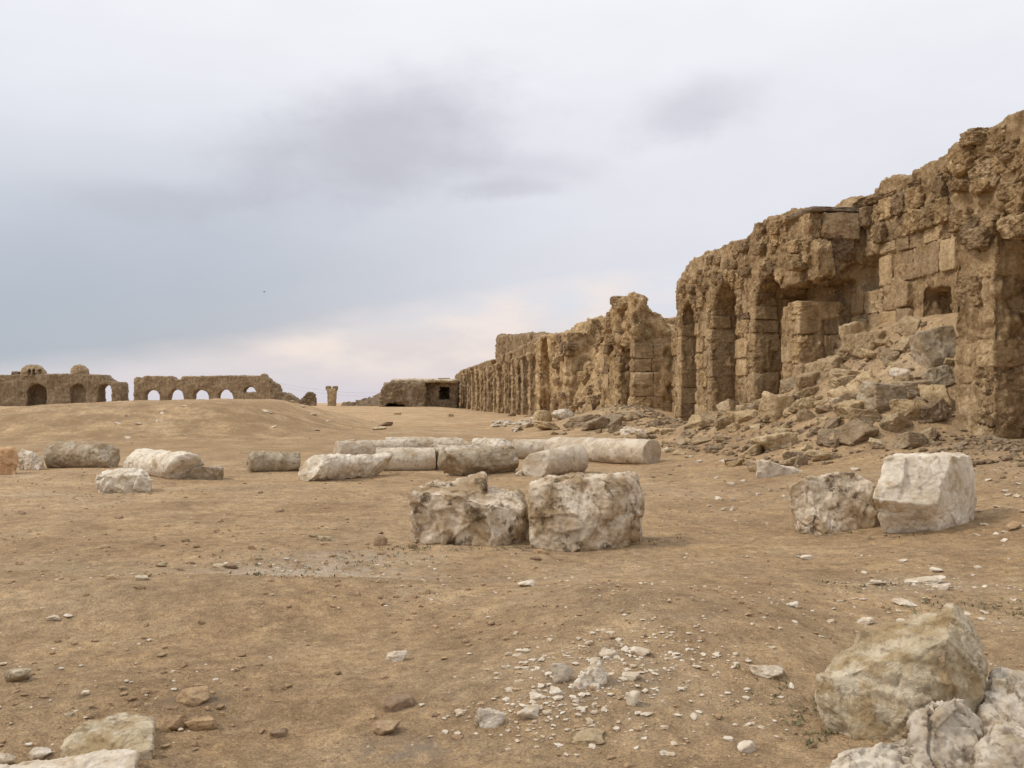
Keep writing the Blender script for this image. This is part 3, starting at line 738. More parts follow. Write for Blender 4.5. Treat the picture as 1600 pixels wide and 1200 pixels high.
# ------------------------------------------------------------------ ruins closing the courtyard at the back
def far_sdf(cuts, top, x0, x1, thick=1.6, zb=-1.0):
    def f(X, Y, Z):
        t = interp(X, top)
        d = np.maximum(np.maximum(-Y, Y - thick), np.maximum((Z - t) * .85, np.maximum(x0 - X, X - x1)))
        d = np.maximum(d, zb - Z)
        for c in cuts: d = np.maximum(d, -c(X, Y, Z))
        return d
    return f
YB = 150.0
def bx(px): return (px - 800) / F * YB
def bz(py): return EYE + (HZ - py) / F * YB
def arch_b(px, wpx, ytop, depth=9, zfloor=-9):
    xc, a = bx(px), wpx / F * YB / 2; zs = bz(ytop) - a
    return lambda X, Y, Z: np.maximum(arch_cut(X, Z, xc - a, xc + a, zs), np.maximum(np.maximum(-1 - Y, Y - depth), zfloor - Z))
def back_disp(seed, amt=1.0): return wall_disp(amt, 1.3, seed, .6, .9)
# left stretch with towers
r1 = thing('arcade_ruin', (0, YB, 0), 0, 'low distant ruin with three arches and two small domed turrets on top', 'ruin')
f = far_sdf([arch_b(57, 30, 599, 2.6), arch_b(122, 24, 599.5, 1.2), arch_b(163, 21, 600)], [(bx(-60), bz(584)), (bx(0), bz(586)), (bx(30), bz(585)), (bx(90), bz(584)), (bx(160), bz(586)), (bx(164), bz(590)), (bx(172), bz(596)), (bx(186), bz(597)), (bx(189), bz(606)), (bx(190), bz(620))], bx(-60), bx(189), 3.2)
link('arcade', sdf_mesh('arcade', f, (bx(-60), 0, -1), (bx(189), 3.2, 5.6), .13, M_FAR, back_disp(21)), r1)
def turret(px0, px1, ptop, pbot, seed, win):
    x0, x1, z0, z1 = bx(px0), bx(px1), bz(pbot) - .3, bz(ptop); cx, a = (x0 + x1) / 2, (x1 - x0) / 2
    def f(X, Y, Z):
        d = np.maximum(np.sqrt((X - cx) ** 2 + (Y - 1.6) ** 2) - a, np.maximum(z0 - Z, Z - z1 + .62 * a * (((X - cx) / a) ** 2 + ((Y - 1.6) / a) ** 2) ** 1.4))
        for wx in win: d = np.maximum(d, -np.maximum(arch_cut(X, Z, bx(wx) - .22, bx(wx) + .22, z0 + .9), Y - 1.2))
        return d
    return sdf_mesh('turret', f, (x0, 1.6 - a, z0), (x1, 1.6 + a, z1), .10, M_FAR, back_disp(seed, 1.0))
link('turret', turret(25, 63, 569, 585, 22, (46, 52, 58)), r1)
link('turret', turret(104, 131, 570, 584, 23, ()), r1)
link('broken_parapet', sdf_mesh('broken_parapet', lambda X, Y, Z: box(X, Y, Z, bx(15), bx(26), .3, 2.2, bz(588), bz(580)), (bx(15), .3, bz(588)), (bx(26), 2.2, bz(580)), .1, M_FAR, back_disp(24, .8)), r1)
# middle stretch with five open arches
r2 = thing('arcade_ruin', (0, YB, 0), 0, 'distant ruined wall pierced by five arches showing sky, above the mound', 'ruin')
tp = [(bx(208), bz(592)), (bx(212), bz(589)), (bx(217), bz(590)), (bx(219), bz(594)), (bx(221), bz(590)), (bx(224), bz(587)), (bx(270), bz(588)), (bx(274), bz(593)), (bx(281), bz(593)), (bx(284), bz(588)), (bx(330), bz(587.5)), (bx(365), bz(586.5)), (bx(405), bz(587)), (bx(408), bz(584)), (bx(414), bz(584)), (bx(416), bz(589)), (bx(421), bz(592)), (bx(423), bz(600))]
f = far_sdf([arch_b(237, 23, 609), arch_b(275, 23, 608.5), arch_b(313.5, 24, 608.5), arch_b(351.5, 23, 608.5), arch_b(390, 20, 604, 9, bz(613))], tp, bx(208), bx(424), 1.7)
link('arcade', sdf_mesh('arcade', f, (bx(208), 0, -1), (bx(424), 1.7, 5.4), .13, M_FAR, back_disp(31, .9)), r2)
tp3 = [(bx(420), bz(592)), (bx(424), bz(597)), (bx(428), bz(597)), (bx(434), bz(602)), (bx(436), bz(611)), (bx(444), bz(614)), (bx(455), bz(618)), (bx(470), bz(627))]
link('tumbled_end', sdf_mesh('tumbled_end', far_sdf([], tp3, bx(421), bx(470), 2.2), (bx(421), 0, -1), (bx(470), 2.2, 4.6), .13, M_FAR, back_disp(32, 1.6)), r2)
# rubble stub, lone pillar, rubble line
s1 = thing('wall_stub', (bx(481), YB, 0), 0, 'small stub of ruined masonry on the skyline left of the pillar', 'ruin')
link('masonry', sdf_mesh('masonry', lambda X, Y, Z: np.maximum(box(X, Y, Z, -1.1, 1.1, 0, 1.5, -1.2, bz(613)), Z - bz(613) - .3 + np.abs(X - .3) * .9), (-1.1, 0, -1.2), (1.1, 1.5, bz(613) + .4), .1, M_FAR, back_disp(33, 1.3)), s1)
p1 = thing('stone_pillar', (bx(522.5), YB - 2, 0), 0, 'lone upright stone pillar with a notched top on the skyline', 'pillar')
zt = bz(605)
link('shaft', sdf_mesh('shaft', lambda X, Y, Z: np.maximum(np.maximum(np.abs(X), np.abs(Y)) - .62 - .10 * np.clip(Z - zt + 1.2, 0, 1), np.maximum(-1.2 - Z, Z - zt + .25)), (-.9, -.9, -1.2), (.9, .9, zt), .08, M_FAR, back_disp(34, .5)), p1)
for sx in (-.52, .52):
    link('horn', sdf_mesh('horn', lambda X, Y, Z: np.maximum(np.maximum(np.abs(X) - .34, np.abs(Y) - .6), np.maximum(-.3 - Z, Z - .32)), (-.4, -.7, -.4), (.4, .7, .5), .08, M_FAR, back_disp(35, .5)), p1, (sx, 0, zt - .18))
rb = thing('rubble_bank', (0, YB, 0), 0, 'low bank of tumbled stones between the lone pillar and the corner building', 'rubble')
def bank(X, Y, Z):
    t = interp(X, [(bx(530), bz(632)), (bx(540), bz(627)), (bx(552), bz(629)), (bx(562), bz(622)), (bx(578), bz(620)), (bx(590), bz(616)), (bx(600), bz(612))])
    return np.maximum(np.maximum(Z - t + .5 * np.abs(Y - 2.2), -1.5 - Z), np.maximum(np.maximum(-3 - Y, Y - 7), np.maximum(bx(530) - X, X - bx(600))))
link('tumbled_stone', sdf_mesh('tumbled_stone', bank, (bx(530), -3, -1.5), (bx(600), 7, 2.5), .12, M_FAR, wall_disp(2.0, 1.5, 38, .2, 1.3)), rb)
# squat building in the corner
b1 = thing('corner_building', (0, YB - 8, 0), 0, 'squat pale topped building with dark doorway in the far corner', 'ruin')
YC = YB - 8
def cx_(px): return (px - 800) / F * YC
def cz_(py): return EYE + (HZ - py) / F * YC
def corner(X, Y, Z):
    t = interp(X, [(cx_(592), cz_(618)), (cx_(597), cz_(606)), (cx_(601), cz_(600)), (cx_(612), cz_(597)), (cx_(650), cz_(597)), (cx_(712), cz_(594))])
    back = 2.2 * ((X > cx_(664)) * 1.0)
    d = np.maximum(np.maximum(-Y + back, Y - 9), np.maximum((Z - t) * .85, np.maximum(cx_(592) - X, X - cx_(712))))
    d = np.maximum(d, -1.5 - Z)
    d = np.maximum(d, -np.maximum(np.sqrt(((X - cx_(616)) / 1.8) ** 2 + ((Z - cz_(640)) / 1.0) ** 2) - 1, Y - 5))
    d = np.maximum(d, -box(X, Y, Z, cx_(684), cx_(701), -1, 6.5, cz_(624), cz_(604)))
    return d
link('masonry', sdf_mesh('masonry', corner, (cx_(592), 0, -1.5), (cx_(712), 9, 4.2), .14, M_FAR, back_disp(36, 2.0)), b1)
link('pale_roof_cap', sdf_mesh('pale_roof_cap', lambda X, Y, Z: np.maximum(box(X, Y, Z, cx_(610), cx_(712), .6, 9.2, cz_(597.5), cz_(594) + .15), Z - cz_(594.5) - .25 + .02 * np.abs(X - cx_(660))), (cx_(610), .6, cz_(598)), (cx_(712), 9.2, cz_(593) + .2), .14, M_CONC, back_disp(37, 1.6)), b1)
link('roof_slab', block_variant(170, 16, M_CONC, .03, .08), b1, (cx_(690), 5, cz_(591.5)), (0, 0, 0), (1.8, 2, .35))

# ------------------------------------------------------------------ fallen column drums
def drum(A, B, d0, d1, mat, label, seed, group='fallen column drums', cuts=(), amt=.03, h=.022, sink=.10, crack=.5, cat='column drum'):
    """A, B: photo pixel of the lower edge at the two ends; d0, d1: apparent diameters in photo pixels"""
    a = np.array(gp(*A)); b = np.array(gp(*B)); r0, r1 = d0 / F * a[1] / 2, d1 / F * b[1] / 2
    a[1] += r0 * .55; b[1] += r1 * .55
    a[2] += r0 * (1 - 2 * sink); b[2] += r1 * (1 - 2 * sink)
    L = float(np.linalg.norm(b - a)); c = (a + b) / 2; rm = (r0 + r1) / 2
    rz = math.atan2(b[1] - a[1], b[0] - a[0]); ry = -math.asin((b[2] - a[2]) / L)
    rr = np.random.default_rng(seed)
    P = [(1, rr.normal() * .06, rr.normal() * .06, L / 2), (-1, rr.normal() * .06, rr.normal() * .06, L / 2)]
    for (x, y, z, d) in cuts:
        n = math.sqrt(x * x + y * y + z * z); P.append((x / n, y / n, z / n, d))
    def f(X, Y, Z):
        rad = r0 + (r1 - r0) * (X / L + .5)
        return np.maximum(np.sqrt(Y * Y + Z * Z) - rad, sd_planes(P, X, Y, Z))
    R_ = max(r0, r1) * 1.05
    me = sdf_mesh('column_drum', f, (-L / 2 - .05, -R_, -R_), (L / 2 + .05, R_, R_), h, mat,
                  lambda v, n: rough_disp(v, n, .75, amt, seed, crack, 4))
    o = link('column_drum', me, None, c, (0, ry, rz))
    return tag(o, label, cat, group)
drum((76, 731), (172, 731), 45, 42, M_COLG, 'darkest column drum, grey tan and pitted, at the foot of the mound', 201, cuts=((.8, -.3, .7, .62), (-.6, .2, .8, .66)), amt=.035)
drum((196, 739), (296, 752), 43, 47, M_MARB, 'white column drum with a slanting crack and broken overhanging end', 202, cuts=((1, -.55, -.75, .66), (1, -.9, .2, .80), (-1, .2, .3, .74)), amt=.03)
drum((386, 738), (464, 736), 34, 32, M_COLG, 'short slim tan column drum lying alone between the drum groups', 203, cuts=((-1, -.2, .5, .56),), amt=.035)
drum((474, 752), (610, 742), 44, 36, M_MARB, 'pale column drum with gouged side and white broken end, front of the row', 204, cuts=((-1, -.1, .75, .84), (.5, -1, -.75, .36)), amt=.04)
drum((524, 718), (640, 715), 31, 31, M_COLUMN, 'column drum half hidden behind the gouged pale drum', 205, cuts=((-1, -.4, .4, 1.02),), amt=.03)
drum((586, 736), (678, 735), 40, 39, M_COLUMN, 'smooth grey column drum with a curved crack and rounded right end', 206, amt=.016, crack=.3)
drum((602, 712), (742, 711), 32, 30, M_COLUMN, 'rearmost column drum with its top edge on the skyline of the row', 207, cuts=((.6, .1, .8, .72),), amt=.03)
drum((682, 735), (792, 731), 44, 38, M_COLUMN, 'split column drum with ragged pale top behind the tan bellied one', 208, cuts=((.35, -.2, .9, .26), (-.4, -.8, .5, .66)), amt=.045)
drum((694, 746), (802, 737), 46, 44, M_COLG, 'broken column drum with tan belly overhanging the ground', 209, cuts=((-.75, -.4, -.55, .55), (.1, -.8, .7, .30), (0, -.75, -.8, .25)), amt=.035)
drum((738, 716), (808, 714), 34, 31, M_MARB, 'short white column drum with a jagged top at the back of the row', 210, cuts=((.7, -.2, .7, .36),), amt=.04)
drum((802, 717), (876, 715), 33, 32, M_COLUMN, 'small plain column drum behind the stubby tapered one', 211, amt=.015, crack=.3)
drum((866, 718), (1021, 725), 39, 42, M_COLUMN, 'longest column drum, whole, with fine cracks, at the end of the row', 212, amt=.016, crack=.55)
drum((829, 747), (903, 738), 41, 49, M_COLUMN, 'stubby tapered column drum with a chipped end face', 213, cuts=((-1, -.45, .25, .52),), amt=.014, crack=.25)

# ------------------------------------------------------------------ big loose stones and blocks
def base(px, py): return gp(px, py)[1]
Y0 = base(740, 852)
hero('marble_block', [(648, 846, .05), (700, 850, -.02), (770, 858, -.10), (826, None, .35), (648, None, .15), (770, None, 0), (640, 771, .05), (712, 772, -.02), (762, 792, -.02), (818, 792, .22),
      (668, 757, .5), (786, 734, .75), (812, 768, .7), (828, 800, .55), (820, None, .9), (655, None, .9)], .014, M_MARBD, .055, 301,
     'large stained marble block with slanting white top and broken right end', 'stone block', None, .55, Y0=Y0, sub=[[(752, 700, .1), (800, 752, .1), (806, 772, .05), (760, 772, .05), (752, 700, .8), (830, 700, .8), (806, 765, .9), (760, 765, .9)]])
Y0 = base(890, 862)
hero('marble_block', [(830, 850, .10), (870, 864, -.06), (900, 860, -.08), (1004, 838, .35), (842, None, .15), (890, None, 0), (1000, None, .4), (826, 765, .08), (846, 757, .1), (985, 744, .30), (1000, 770, .35), (832, 752, .5), (930, 739, .8), (992, 740, .85), (1004, 790, .9),
      (840, None, .9), (1006, None, 1.0)], .014, M_MARBD, .055, 302, 'dark stained marble block with a level pale top, beside the slanting one', 'stone block', None, .6, Y0=Y0)
Y0 = base(1290, 834)
hero('marble_boulder', [(1232, 762, .2), (1240, 800, .15), (1250, 825, .1), (1290, 834, -.05), (1366, 824, .2), (1270, None, 0), (1360, None, .2), (1258, 744, .15), (1300, 738, .3), (1335, 742, .3), (1372, 762, .3), (1226, 755, .5), (1240, None, .7), (1372, None, .8), (1360, 760, .8)],
     .014, M_MARBD, .05, 303, 'rounded stained boulder leaning against the upright white block', 'boulder', None, .6, Y0=Y0)
Y0 = base(1450, 834)
hero('marble_block', [(1384, 834, .26), (1468, 836, .20), (1386, None, .26), (1470, None, .2), (1520, None, .6), (1520, 826, .55), (1362, 780, -.06), (1462, 790, -.12), (1382, 716, .18), (1476, 714, .08), (1518, 712, .6), (1526, 760, .6), (1400, 708, .75), (1500, 706, .9), (1390, None, .9), (1510, None, 1.0)],
     .013, M_MARB, .026, 304, 'big upright white block with a hollow carved face at the right', 'stone block', None, .6, Y0=Y0, fs=.75,
     sub=[[(1418, 690, -.7), (1492, 690, -.7), (1492, 782, -.7), (1410, 782, -.7), (1418, 690, .30), (1492, 690, .30), (1492, 782, -.09), (1408, 782, -.08)]])
Y0 = base(1215, 745)
hero('marble_slab', [(1181, 742, 0), (1255, 743, .2), (1182, None, 0), (1254, None, .2), (1184, 720, .05), (1205, 721, .05), (1256, 738, .25), (1190, 718, .35), (1254, 736, .5), (1186, None, .6), (1254, None, .6)],
     .018, M_CHIP, .03, 305, 'white wedge shaped slab at the toe of the rubble slope', 'stone slab', None, .4, Y0=Y0)
Y0 = base(190, 770)
hero('marble_slab', [(152, 766, .1), (190, 771, .0), (235, 768, .05), (155, None, .1), (235, None, .1), (149, 742, .05), (180, 745, 0), (215, 742, 0), (238, 750, .1), (160, 736, .5), (208, 734, .6), (228, 733, .5), (155, None, .6), (238, None, .6)],
     .016, M_MARB, .05, 306, 'flat white topped slab in front of the white broken drum', 'stone slab', None, .6, Y0=Y0)
Y0 = base(316, 750)
hero('stone_slab', [(287, 748, .1), (346, 749, .1), (288, None, .15), (346, None, .15), (305, 729, .0), (348, 731, .05), (300, 732, .3), (345, 729, .4), (290, None, .6), (346, None, .6)],
     .018, M_COLG, .03, 307, 'small dark tilted slab beside the broken end of the white drum', 'stone slab', None, .4, Y0=Y0)
Y0 = base(10, 742)
hero('orange_stone', [(-14, 741, .0), (24, 741, .1), (-12, None, .1), (24, None, .1), (-16, 703, .1), (18, 701, .1), (27, 712, .15), (-14, 703, .6), (20, 702, .6), (-12, None, .6), (24, None, .6)],
     .018, M_ORANGE, .04, 308, 'orange stone block at the left edge beside a white rock', 'stone block', None, .4, Y0=Y0)
Y0 = base(48, 735)
hero('white_rock', [(28, 732, .1), (60, 734, 0), (30, None, .1), (64, None, .1), (27, 712, .1), (36, 704, .2), (54, 706, .15), (66, 722, .1), (40, 704, .5), (62, 712, .5), (30, None, .6), (64, None, .6)],
     .016, M_CHIP, .05, 309, 'lumpy white rock between the orange stone and the darkest drum', 'rock', None, .8, Y0=Y0)
# foreground, right corner
Y0 = base(1410, 1158)
hero('limestone_boulder', [(1276, 1070, .12), (1482, 998, .10), (1524, 1042, .22), (1284, 1092, .10), (1340, 1140, .02), (1385, None, -.03), (1470, None, .0), (1520, None, .2), (1300, None, .2), (1302, 1034, .36), (1388, 974, .52), (1432, 966, .50),
      (1486, 949, .42), (1512, 962, .50), (1532, 1012, .48), (1536, 1060, .5), (1300, None, .55), (1520, None, .7), (1420, None, .75)], .0085, M_YEL, .034, 310,
     'large yellowish boulder with a ridged slanting top in the near right corner', 'boulder', None, .5, strata=(.25, .2, .95), Y0=Y0, fs=1.05,
     sub=[[(1392, 930, .2), (1500, 930, .2), (1474, 962, .32), (1410, 968, .40), (1392, 930, .9), (1500, 930, .9), (1474, 966, .8), (1410, 970, .8)]])
Y0 = base(1580, 1160)
hero('grey_rock', [(1532, 1090, .2), (1552, 1056, .25), (1580, 1052, .25), (1640, 1066, .3), (1540, 1140, .05), (1580, 1155, .0), (1650, 1170, .05), (1542, None, .1), (1650, None, .1), (1560, 1056, .6), (1650, 1070, .7), (1550, None, .7), (1650, None, .7)],
     .008, M_GREYR, .04, 311, 'dark grey veined rock at the right edge beside the yellowish boulder', 'rock', None, .6, Y0=Y0, fs=1.35)
Y0 = 3.95
hero('white_rock', [(1418, 1165, .05), (1430, 1112, .15), (1458, 1094, .2), (1500, 1094, .2), (1530, 1128, .2), (1540, 1170, .1), (1425, 1230, -.02), (1540, 1230, .0), (1430, None, 0), (1540, None, 0), (1460, 1100, .45), (1520, 1110, .45), (1440, None, .5), (1540, None, .5)],
     .0075, M_GREYR, .046, 312, 'lumpy white rock with dark veins below the yellowish boulder', 'rock', None, .9, Y0=Y0, fs=1.35)
hero('white_rock', [(1528, 1170, .05), (1560, 1132, .15), (1600, 1145, .2), (1660, 1170, .2), (1530, 1240, -.1), (1660, 1250, -.1), (1530, None, -.1), (1660, None, -.1), (1570, 1140, .45), (1660, 1170, .5), (1530, None, .5), (1660, None, .5)],
     .0075, M_GREYR, .048, 313, 'craggy grey and white rock in the bottom right corner', 'rock', None, .9, Y0=3.9, fs=1.35)
hero('white_rock', [(1300, 1186, .15), (1345, 1164, .15), (1385, 1158, .2), (1432, 1150, .2), (1290, 1220, .0), (1440, 1230, -.05), (1295, None, 0), (1440, None, 0), (1350, 1166, .4), (1432, 1154, .45), (1300, None, .5), (1440, None, .5)],
     .0075, M_GREYR, .042, 314, 'low tan and white rock at the bottom edge, left of the veined one', 'rock', None, .9, Y0=3.9, fs=1.35)
Y0 = base(918, 1084)
hero('white_rock', [(892, 1078, .02), (926, 1084, 0), (942, 1062, .05), (936, 1036, .06), (928, 1030, .08), (908, 1052, .04), (900, 1066, .05), (944, 1052, .12), (930, 1034, .14), (895, None, .03), (926, None, .0), (944, None, .12), (905, None, .15)],
     .006, M_CHIP, .022, 317, 'tall jagged white rock standing up from the low swell', 'rock', None, .6, Y0=Y0)
# foreground, left corner
Y0 = base(165, 1192)
hero('limestone_slab', [(90, 1178, .02), (150, 1190, -.02), (238, 1170, .05), (92, None, .0), (160, None, -.02), (238, None, .05), (130, 1142, .20), (92, 1170, .05), (240, 1132, .24), (138, 1121, .36), (200, 1114, .42), (238, 1124, .38), (110, None, .5), (240, None, .5)],
     .007, M_YEL, .018, 315, 'pale cream slab in the near left corner', 'stone slab', None, .4, Y0=Y0)
hero('white_rock', [(-10, 1198, .0), (60, 1194, .05), (120, 1188, .05), (190, 1184, .1), (214, 1178, .12), (212, 1215, -.02), (100, 1240, -.1), (-10, 1240, -.1), (-10, None, -.1), (210, None, -.05), (-10, None, .3), (205, None, .3), (60, 1186, .2), (205, 1176, .22)],
     .008, M_CHIP, .020, 316, 'white ledge of rock along the bottom left edge', 'rock', None, .8, Y0=4.1)

# ------------------------------------------------------------------ stones one can pick out on the ground
ST_W = variants(M_CHIP, 8, 18, 500, 12, .12); ST_B = variants(M_BRICK, 8, 18, 520, 9, .07); ST_R = variants(M_RUBBLE, 14, 24, 540, 7, .10); ST_Y = variants(M_YEL, 4, 18, 560, 10, .08); ST_G = variants(M_GREYR, 4, 18, 570, 12, .12)
for (vs, nm, px, py, w_, h_, lab) in (
    (ST_Y, 'flat_stone', 18, 1068, 46, 26, 'pale tan flat stone at the left edge of the foreground'),
    (ST_B, 'brown_stone', 296, 1104, 50, 32, 'brown stone with a flat top on dark soil above two others'),
    (ST_B, 'brown_stone', 272, 1143, 36, 28, 'squarish brown stone right of the cream slab'),
    (ST_B, 'brown_stone', 313, 1143, 52, 24, 'longer brown stone touching the squarish brown one'),
    (ST_B, 'brown_stone', 620, 1112, 52, 26, 'tan brick shaped stone, upper one of a pair'),
    (ST_B, 'brown_stone', 598, 1150, 46, 24, 'tan brick shaped stone, lower one of a pair'),
    (ST_B, 'brown_stone', 435, 1152, 34, 13, 'low tan stone flush with the soil near the bottom'),
    (ST_Y, 'flat_stone', 920, 1163, 52, 20, 'flat yellowish stone with a notch below the white cluster'),
    (ST_W, 'white_rock', 990, 1105, 24, 34, 'narrow upright white rock right of the jagged one'),
    (ST_G, 'grey_rock', 880, 1068, 34, 40, 'grey tan rock half buried beside the jagged white one'),
    (ST_W, 'white_rock', 1200, 1062, 54, 24, 'bow shaped white rock on bare soil left of the boulder'),
    (ST_W, 'white_rock', 1002, 1026, 36, 14, 'flat white rock above the jagged one'),
    (ST_W, 'white_rock', 952, 1028, 32, 14, 'low white rock just behind the jagged one'),
    (ST_G, 'grey_rock', 766, 1140, 44, 38, 'grey tan rock poking out left of the white cluster'),
    (ST_W, 'white_rock', 826, 1128, 40, 22, 'larger white lump in the row below the jagged rock'),
    (ST_W, 'white_rock', 838, 1094, 22, 13, 'white lump left of the jagged rock'),
    (ST_W, 'white_rock', 870, 1086, 24, 14, 'small white lump tucked under the jagged rock'),
    (ST_W, 'white_rock', 986, 1066, 34, 16, 'low white lump right of the jagged rock'),
    (ST_W, 'white_rock', 1168, 1180, 30, 22, 'white rock near the bottom edge, right of centre'),
    (ST_W, 'white_rock', 618, 1034, 32, 22, 'pale crusted rock standing alone left of the white cluster'),
    (ST_B, 'brown_stone', 592, 853, 26, 21, 'brown stone with pale top left of the slanting block'),
    (ST_W, 'flat_stone', 823, 917, 30, 9, 'flat white stone in front of the two stained blocks'),
    (ST_W, 'flat_stone', 1450, 914, 62, 13, 'long flat white rock in the scatter above the boulder'),
    (ST_W, 'white_rock', 1374, 914, 28, 9, 'left white rock in the scatter above the boulder'),
    (ST_W, 'white_rock', 1474, 922, 28, 12, 'lower white rock in the scatter above the boulder'),
    (ST_W, 'white_rock', 1466, 894, 22, 8, 'upper pinkish white chip in the scatter above the boulder'),
    (ST_W, 'white_rock', 1262, 874, 20, 9, 'white chip right of the bare swell'),
    (ST_W, 'white_rock', 1240, 950, 20, 11, 'elongated white chip on the bare swell'),
    (ST_W, 'white_rock', 1418, 948, 38, 10, 'curved white rock behind the boulder'),
    (ST_W, 'white_rock', 1355, 976, 28, 12, 'pale rock against the back of the boulder'),
    (ST_W, 'white_rock', 812, 744, 15, 13, 'small white rock between the stained blocks and the drums'),
    (ST_B, 'brown_stone', 848, 866, 26, 9, 'flat brown stone at the foot of the dark stained block'),
    (ST_B, 'brown_stone', 838, 876, 20, 8, 'small tan stone in front of the dark stained block'),
    (ST_B, 'brown_stone', 1585, 828, 26, 16, 'brown stone at the right edge beyond the upright block'),
    (ST_Y, 'flat_stone', 250, 886, 20, 8, 'tan stone in the middle of the left ground, upper of three'),
    (ST_Y, 'flat_stone', 220, 908, 22, 10, 'tan stone in the middle of the left ground, centre of three'),
    (ST_B, 'brown_stone', 218, 922, 18, 7, 'tan stone in the middle of the left ground, lowest of three'),
    (ST_B, 'brown_stone', 176, 906, 20, 10, 'dark brown stone beside the three tan ones'),
    (ST_Y, 'flat_stone', 340, 888, 26, 8, 'flat stone at the left end of the pale dust patch'),
    (ST_B, 'brown_stone', 360, 889, 18, 9, 'brown stone beside the flat one at the dust patch'),
    (ST_B, 'brown_stone', 392, 858, 14, 8, 'small brown stone above the pale dust patch'),
    (ST_Y, 'flat_stone', 508, 846, 24, 9, 'tan stone left of the pale topped brown stone'),
    (ST_Y, 'flat_stone', 488, 840, 16, 7, 'small tan stone, left neighbour of a larger tan one'),
    (ST_W, 'flat_stone', 82, 972, 28, 9, 'pale flat stone set in the left bank'),
    (ST_W, 'flat_stone', 104, 964, 14, 5, 'small pale stone right above the flat one in the left bank'),
    (ST_Y, 'flat_stone', 250, 1028, 18, 6, 'small pale yellow stone on bare left foreground'),
    (ST_Y, 'brown_stone', 104, 1124, 16, 9, 'small tan stone above the cream slab'),
    (ST_B, 'brown_stone', 229, 1107, 18, 5, 'thin reddish stone left of the flat topped brown one'),
    (ST_W, 'white_rock', 58, 1190, 34, 20, 'small white lump on the white ledge'),
    (ST_W, 'white_rock', 2, 1198, 30, 24, 'white lump at the very bottom left corner'),
    (ST_B, 'brown_stone', 600, 666, 26, 9, 'flat tan stone on the open ground beyond the drums, upper one'),
    (ST_Y, 'flat_stone', 592, 672, 24, 7, 'flat tan stone on the open ground beyond the drums, lower one'),
    (ST_R, 'pale_stone', 620, 648, 12, 6, 'small stone on the open ground near the far corner'),
    (ST_R, 'dark_stone', 705, 651, 9, 7, 'dark stone near the foot of the far piers'),
    (ST_R, 'pale_stone', 724, 636, 12, 7, 'pale stone against the farthest piers')):
    place(vs[hash(lab) % len(vs)] if False else vs[(px * 7 + py) % len(vs)], nm, px, py, w_, h_, lab, 'stone', None, .75, None, .12, .28)

ORD = 'first second third fourth fifth sixth seventh eighth ninth tenth eleventh twelfth thirteenth fourteenth fifteenth sixteenth'.split()
def ordinal(k): return ORD[k] if k < len(ORD) else 'one farther along'
def scatter_group(vs, name, spots, what, where, cat, group, depth=.8, tilt=.35, sink=.33, **kw):
    """where: (photo column, phrase) landmarks; each stone is named by its nearest landmark and its order from the left there"""
    near_ = {}
    for sp in spots: near_.setdefault(min(where, key=lambda q: abs(q[0] - sp[0]))[1], []).append(sp)
    k = 0
    for ph, lst in near_.items():
        for n_, (px, py, w_, h_) in enumerate(sorted(lst)):
            k += 1
            place(vs[(k * 5 + int(px)) % len(vs)], name, px, py, w_, h_, f'{what}, {ordinal(n_)} from left of those {ph}', cat, group, depth * random.uniform(.8, 1.2), random.uniform(-3.1, 3.1), tilt, sink, **kw)
rs = np.random.default_rng(11)
def spots(n, x0, x1, y0, y1, s0, s1, flat=.6):
    return [(rs.uniform(x0, x1), rs.uniform(y0, y1), s, s * flat * rs.uniform(.7, 1.2)) for s in rs.uniform(s0, s1, n)]
scatter_group(ST_W, 'white_chip', spots(34, 780, 1240, 985, 1190, 10, 17, .5), 'small white chip', [(800, 'left of the jagged rock'), (920, 'by the jagged rock'), (1040, 'just right of the jagged rock'), (1190, 'by the bow shaped rock')], 'stone', 'white chips on the swell')
scatter_group(ST_W, 'white_chip', spots(24, 1180, 1590, 870, 1000, 10, 15, .4), 'small white chip', [(1220, 'on the bare swell'), (1400, 'behind the yellowish boulder'), (1550, 'at the right edge above the boulder')], 'stone', 'white chips above the boulder')
scatter_group(ST_B, 'clod', spots(30, 20, 740, 800, 940, 10, 16, .45), 'small tan clod', [(80, 'near the left edge'), (230, 'around the three tan stones'), (430, 'by the pale dust patch'), (650, 'left of the slanting block')], 'stone', 'clods on the left ground')
scatter_group(ST_B, 'clod', spots(22, 30, 760, 970, 1190, 10, 18, .45), 'small brown clod', [(80, 'above the cream slab'), (300, 'near the three brown stones'), (600, 'near the pair of tan stones')], 'stone', 'clods on the foreground')
scatter_group(ST_W, 'pale_stone', spots(18, 1040, 1360, 700, 800, 10, 15, .5), 'small pale stone', [(1080, 'before the tall arches'), (1210, 'around the white wedge slab'), (1340, 'behind the rounded boulder')], 'stone', 'stones before the slope')
scatter_group(ST_W, 'pale_stone', spots(14, 1525, 1600, 740, 850, 10, 15, .4), 'small pale stone', [(1540, 'right of the upright block'), (1590, 'at the right edge')], 'stone', 'stones at the right edge')

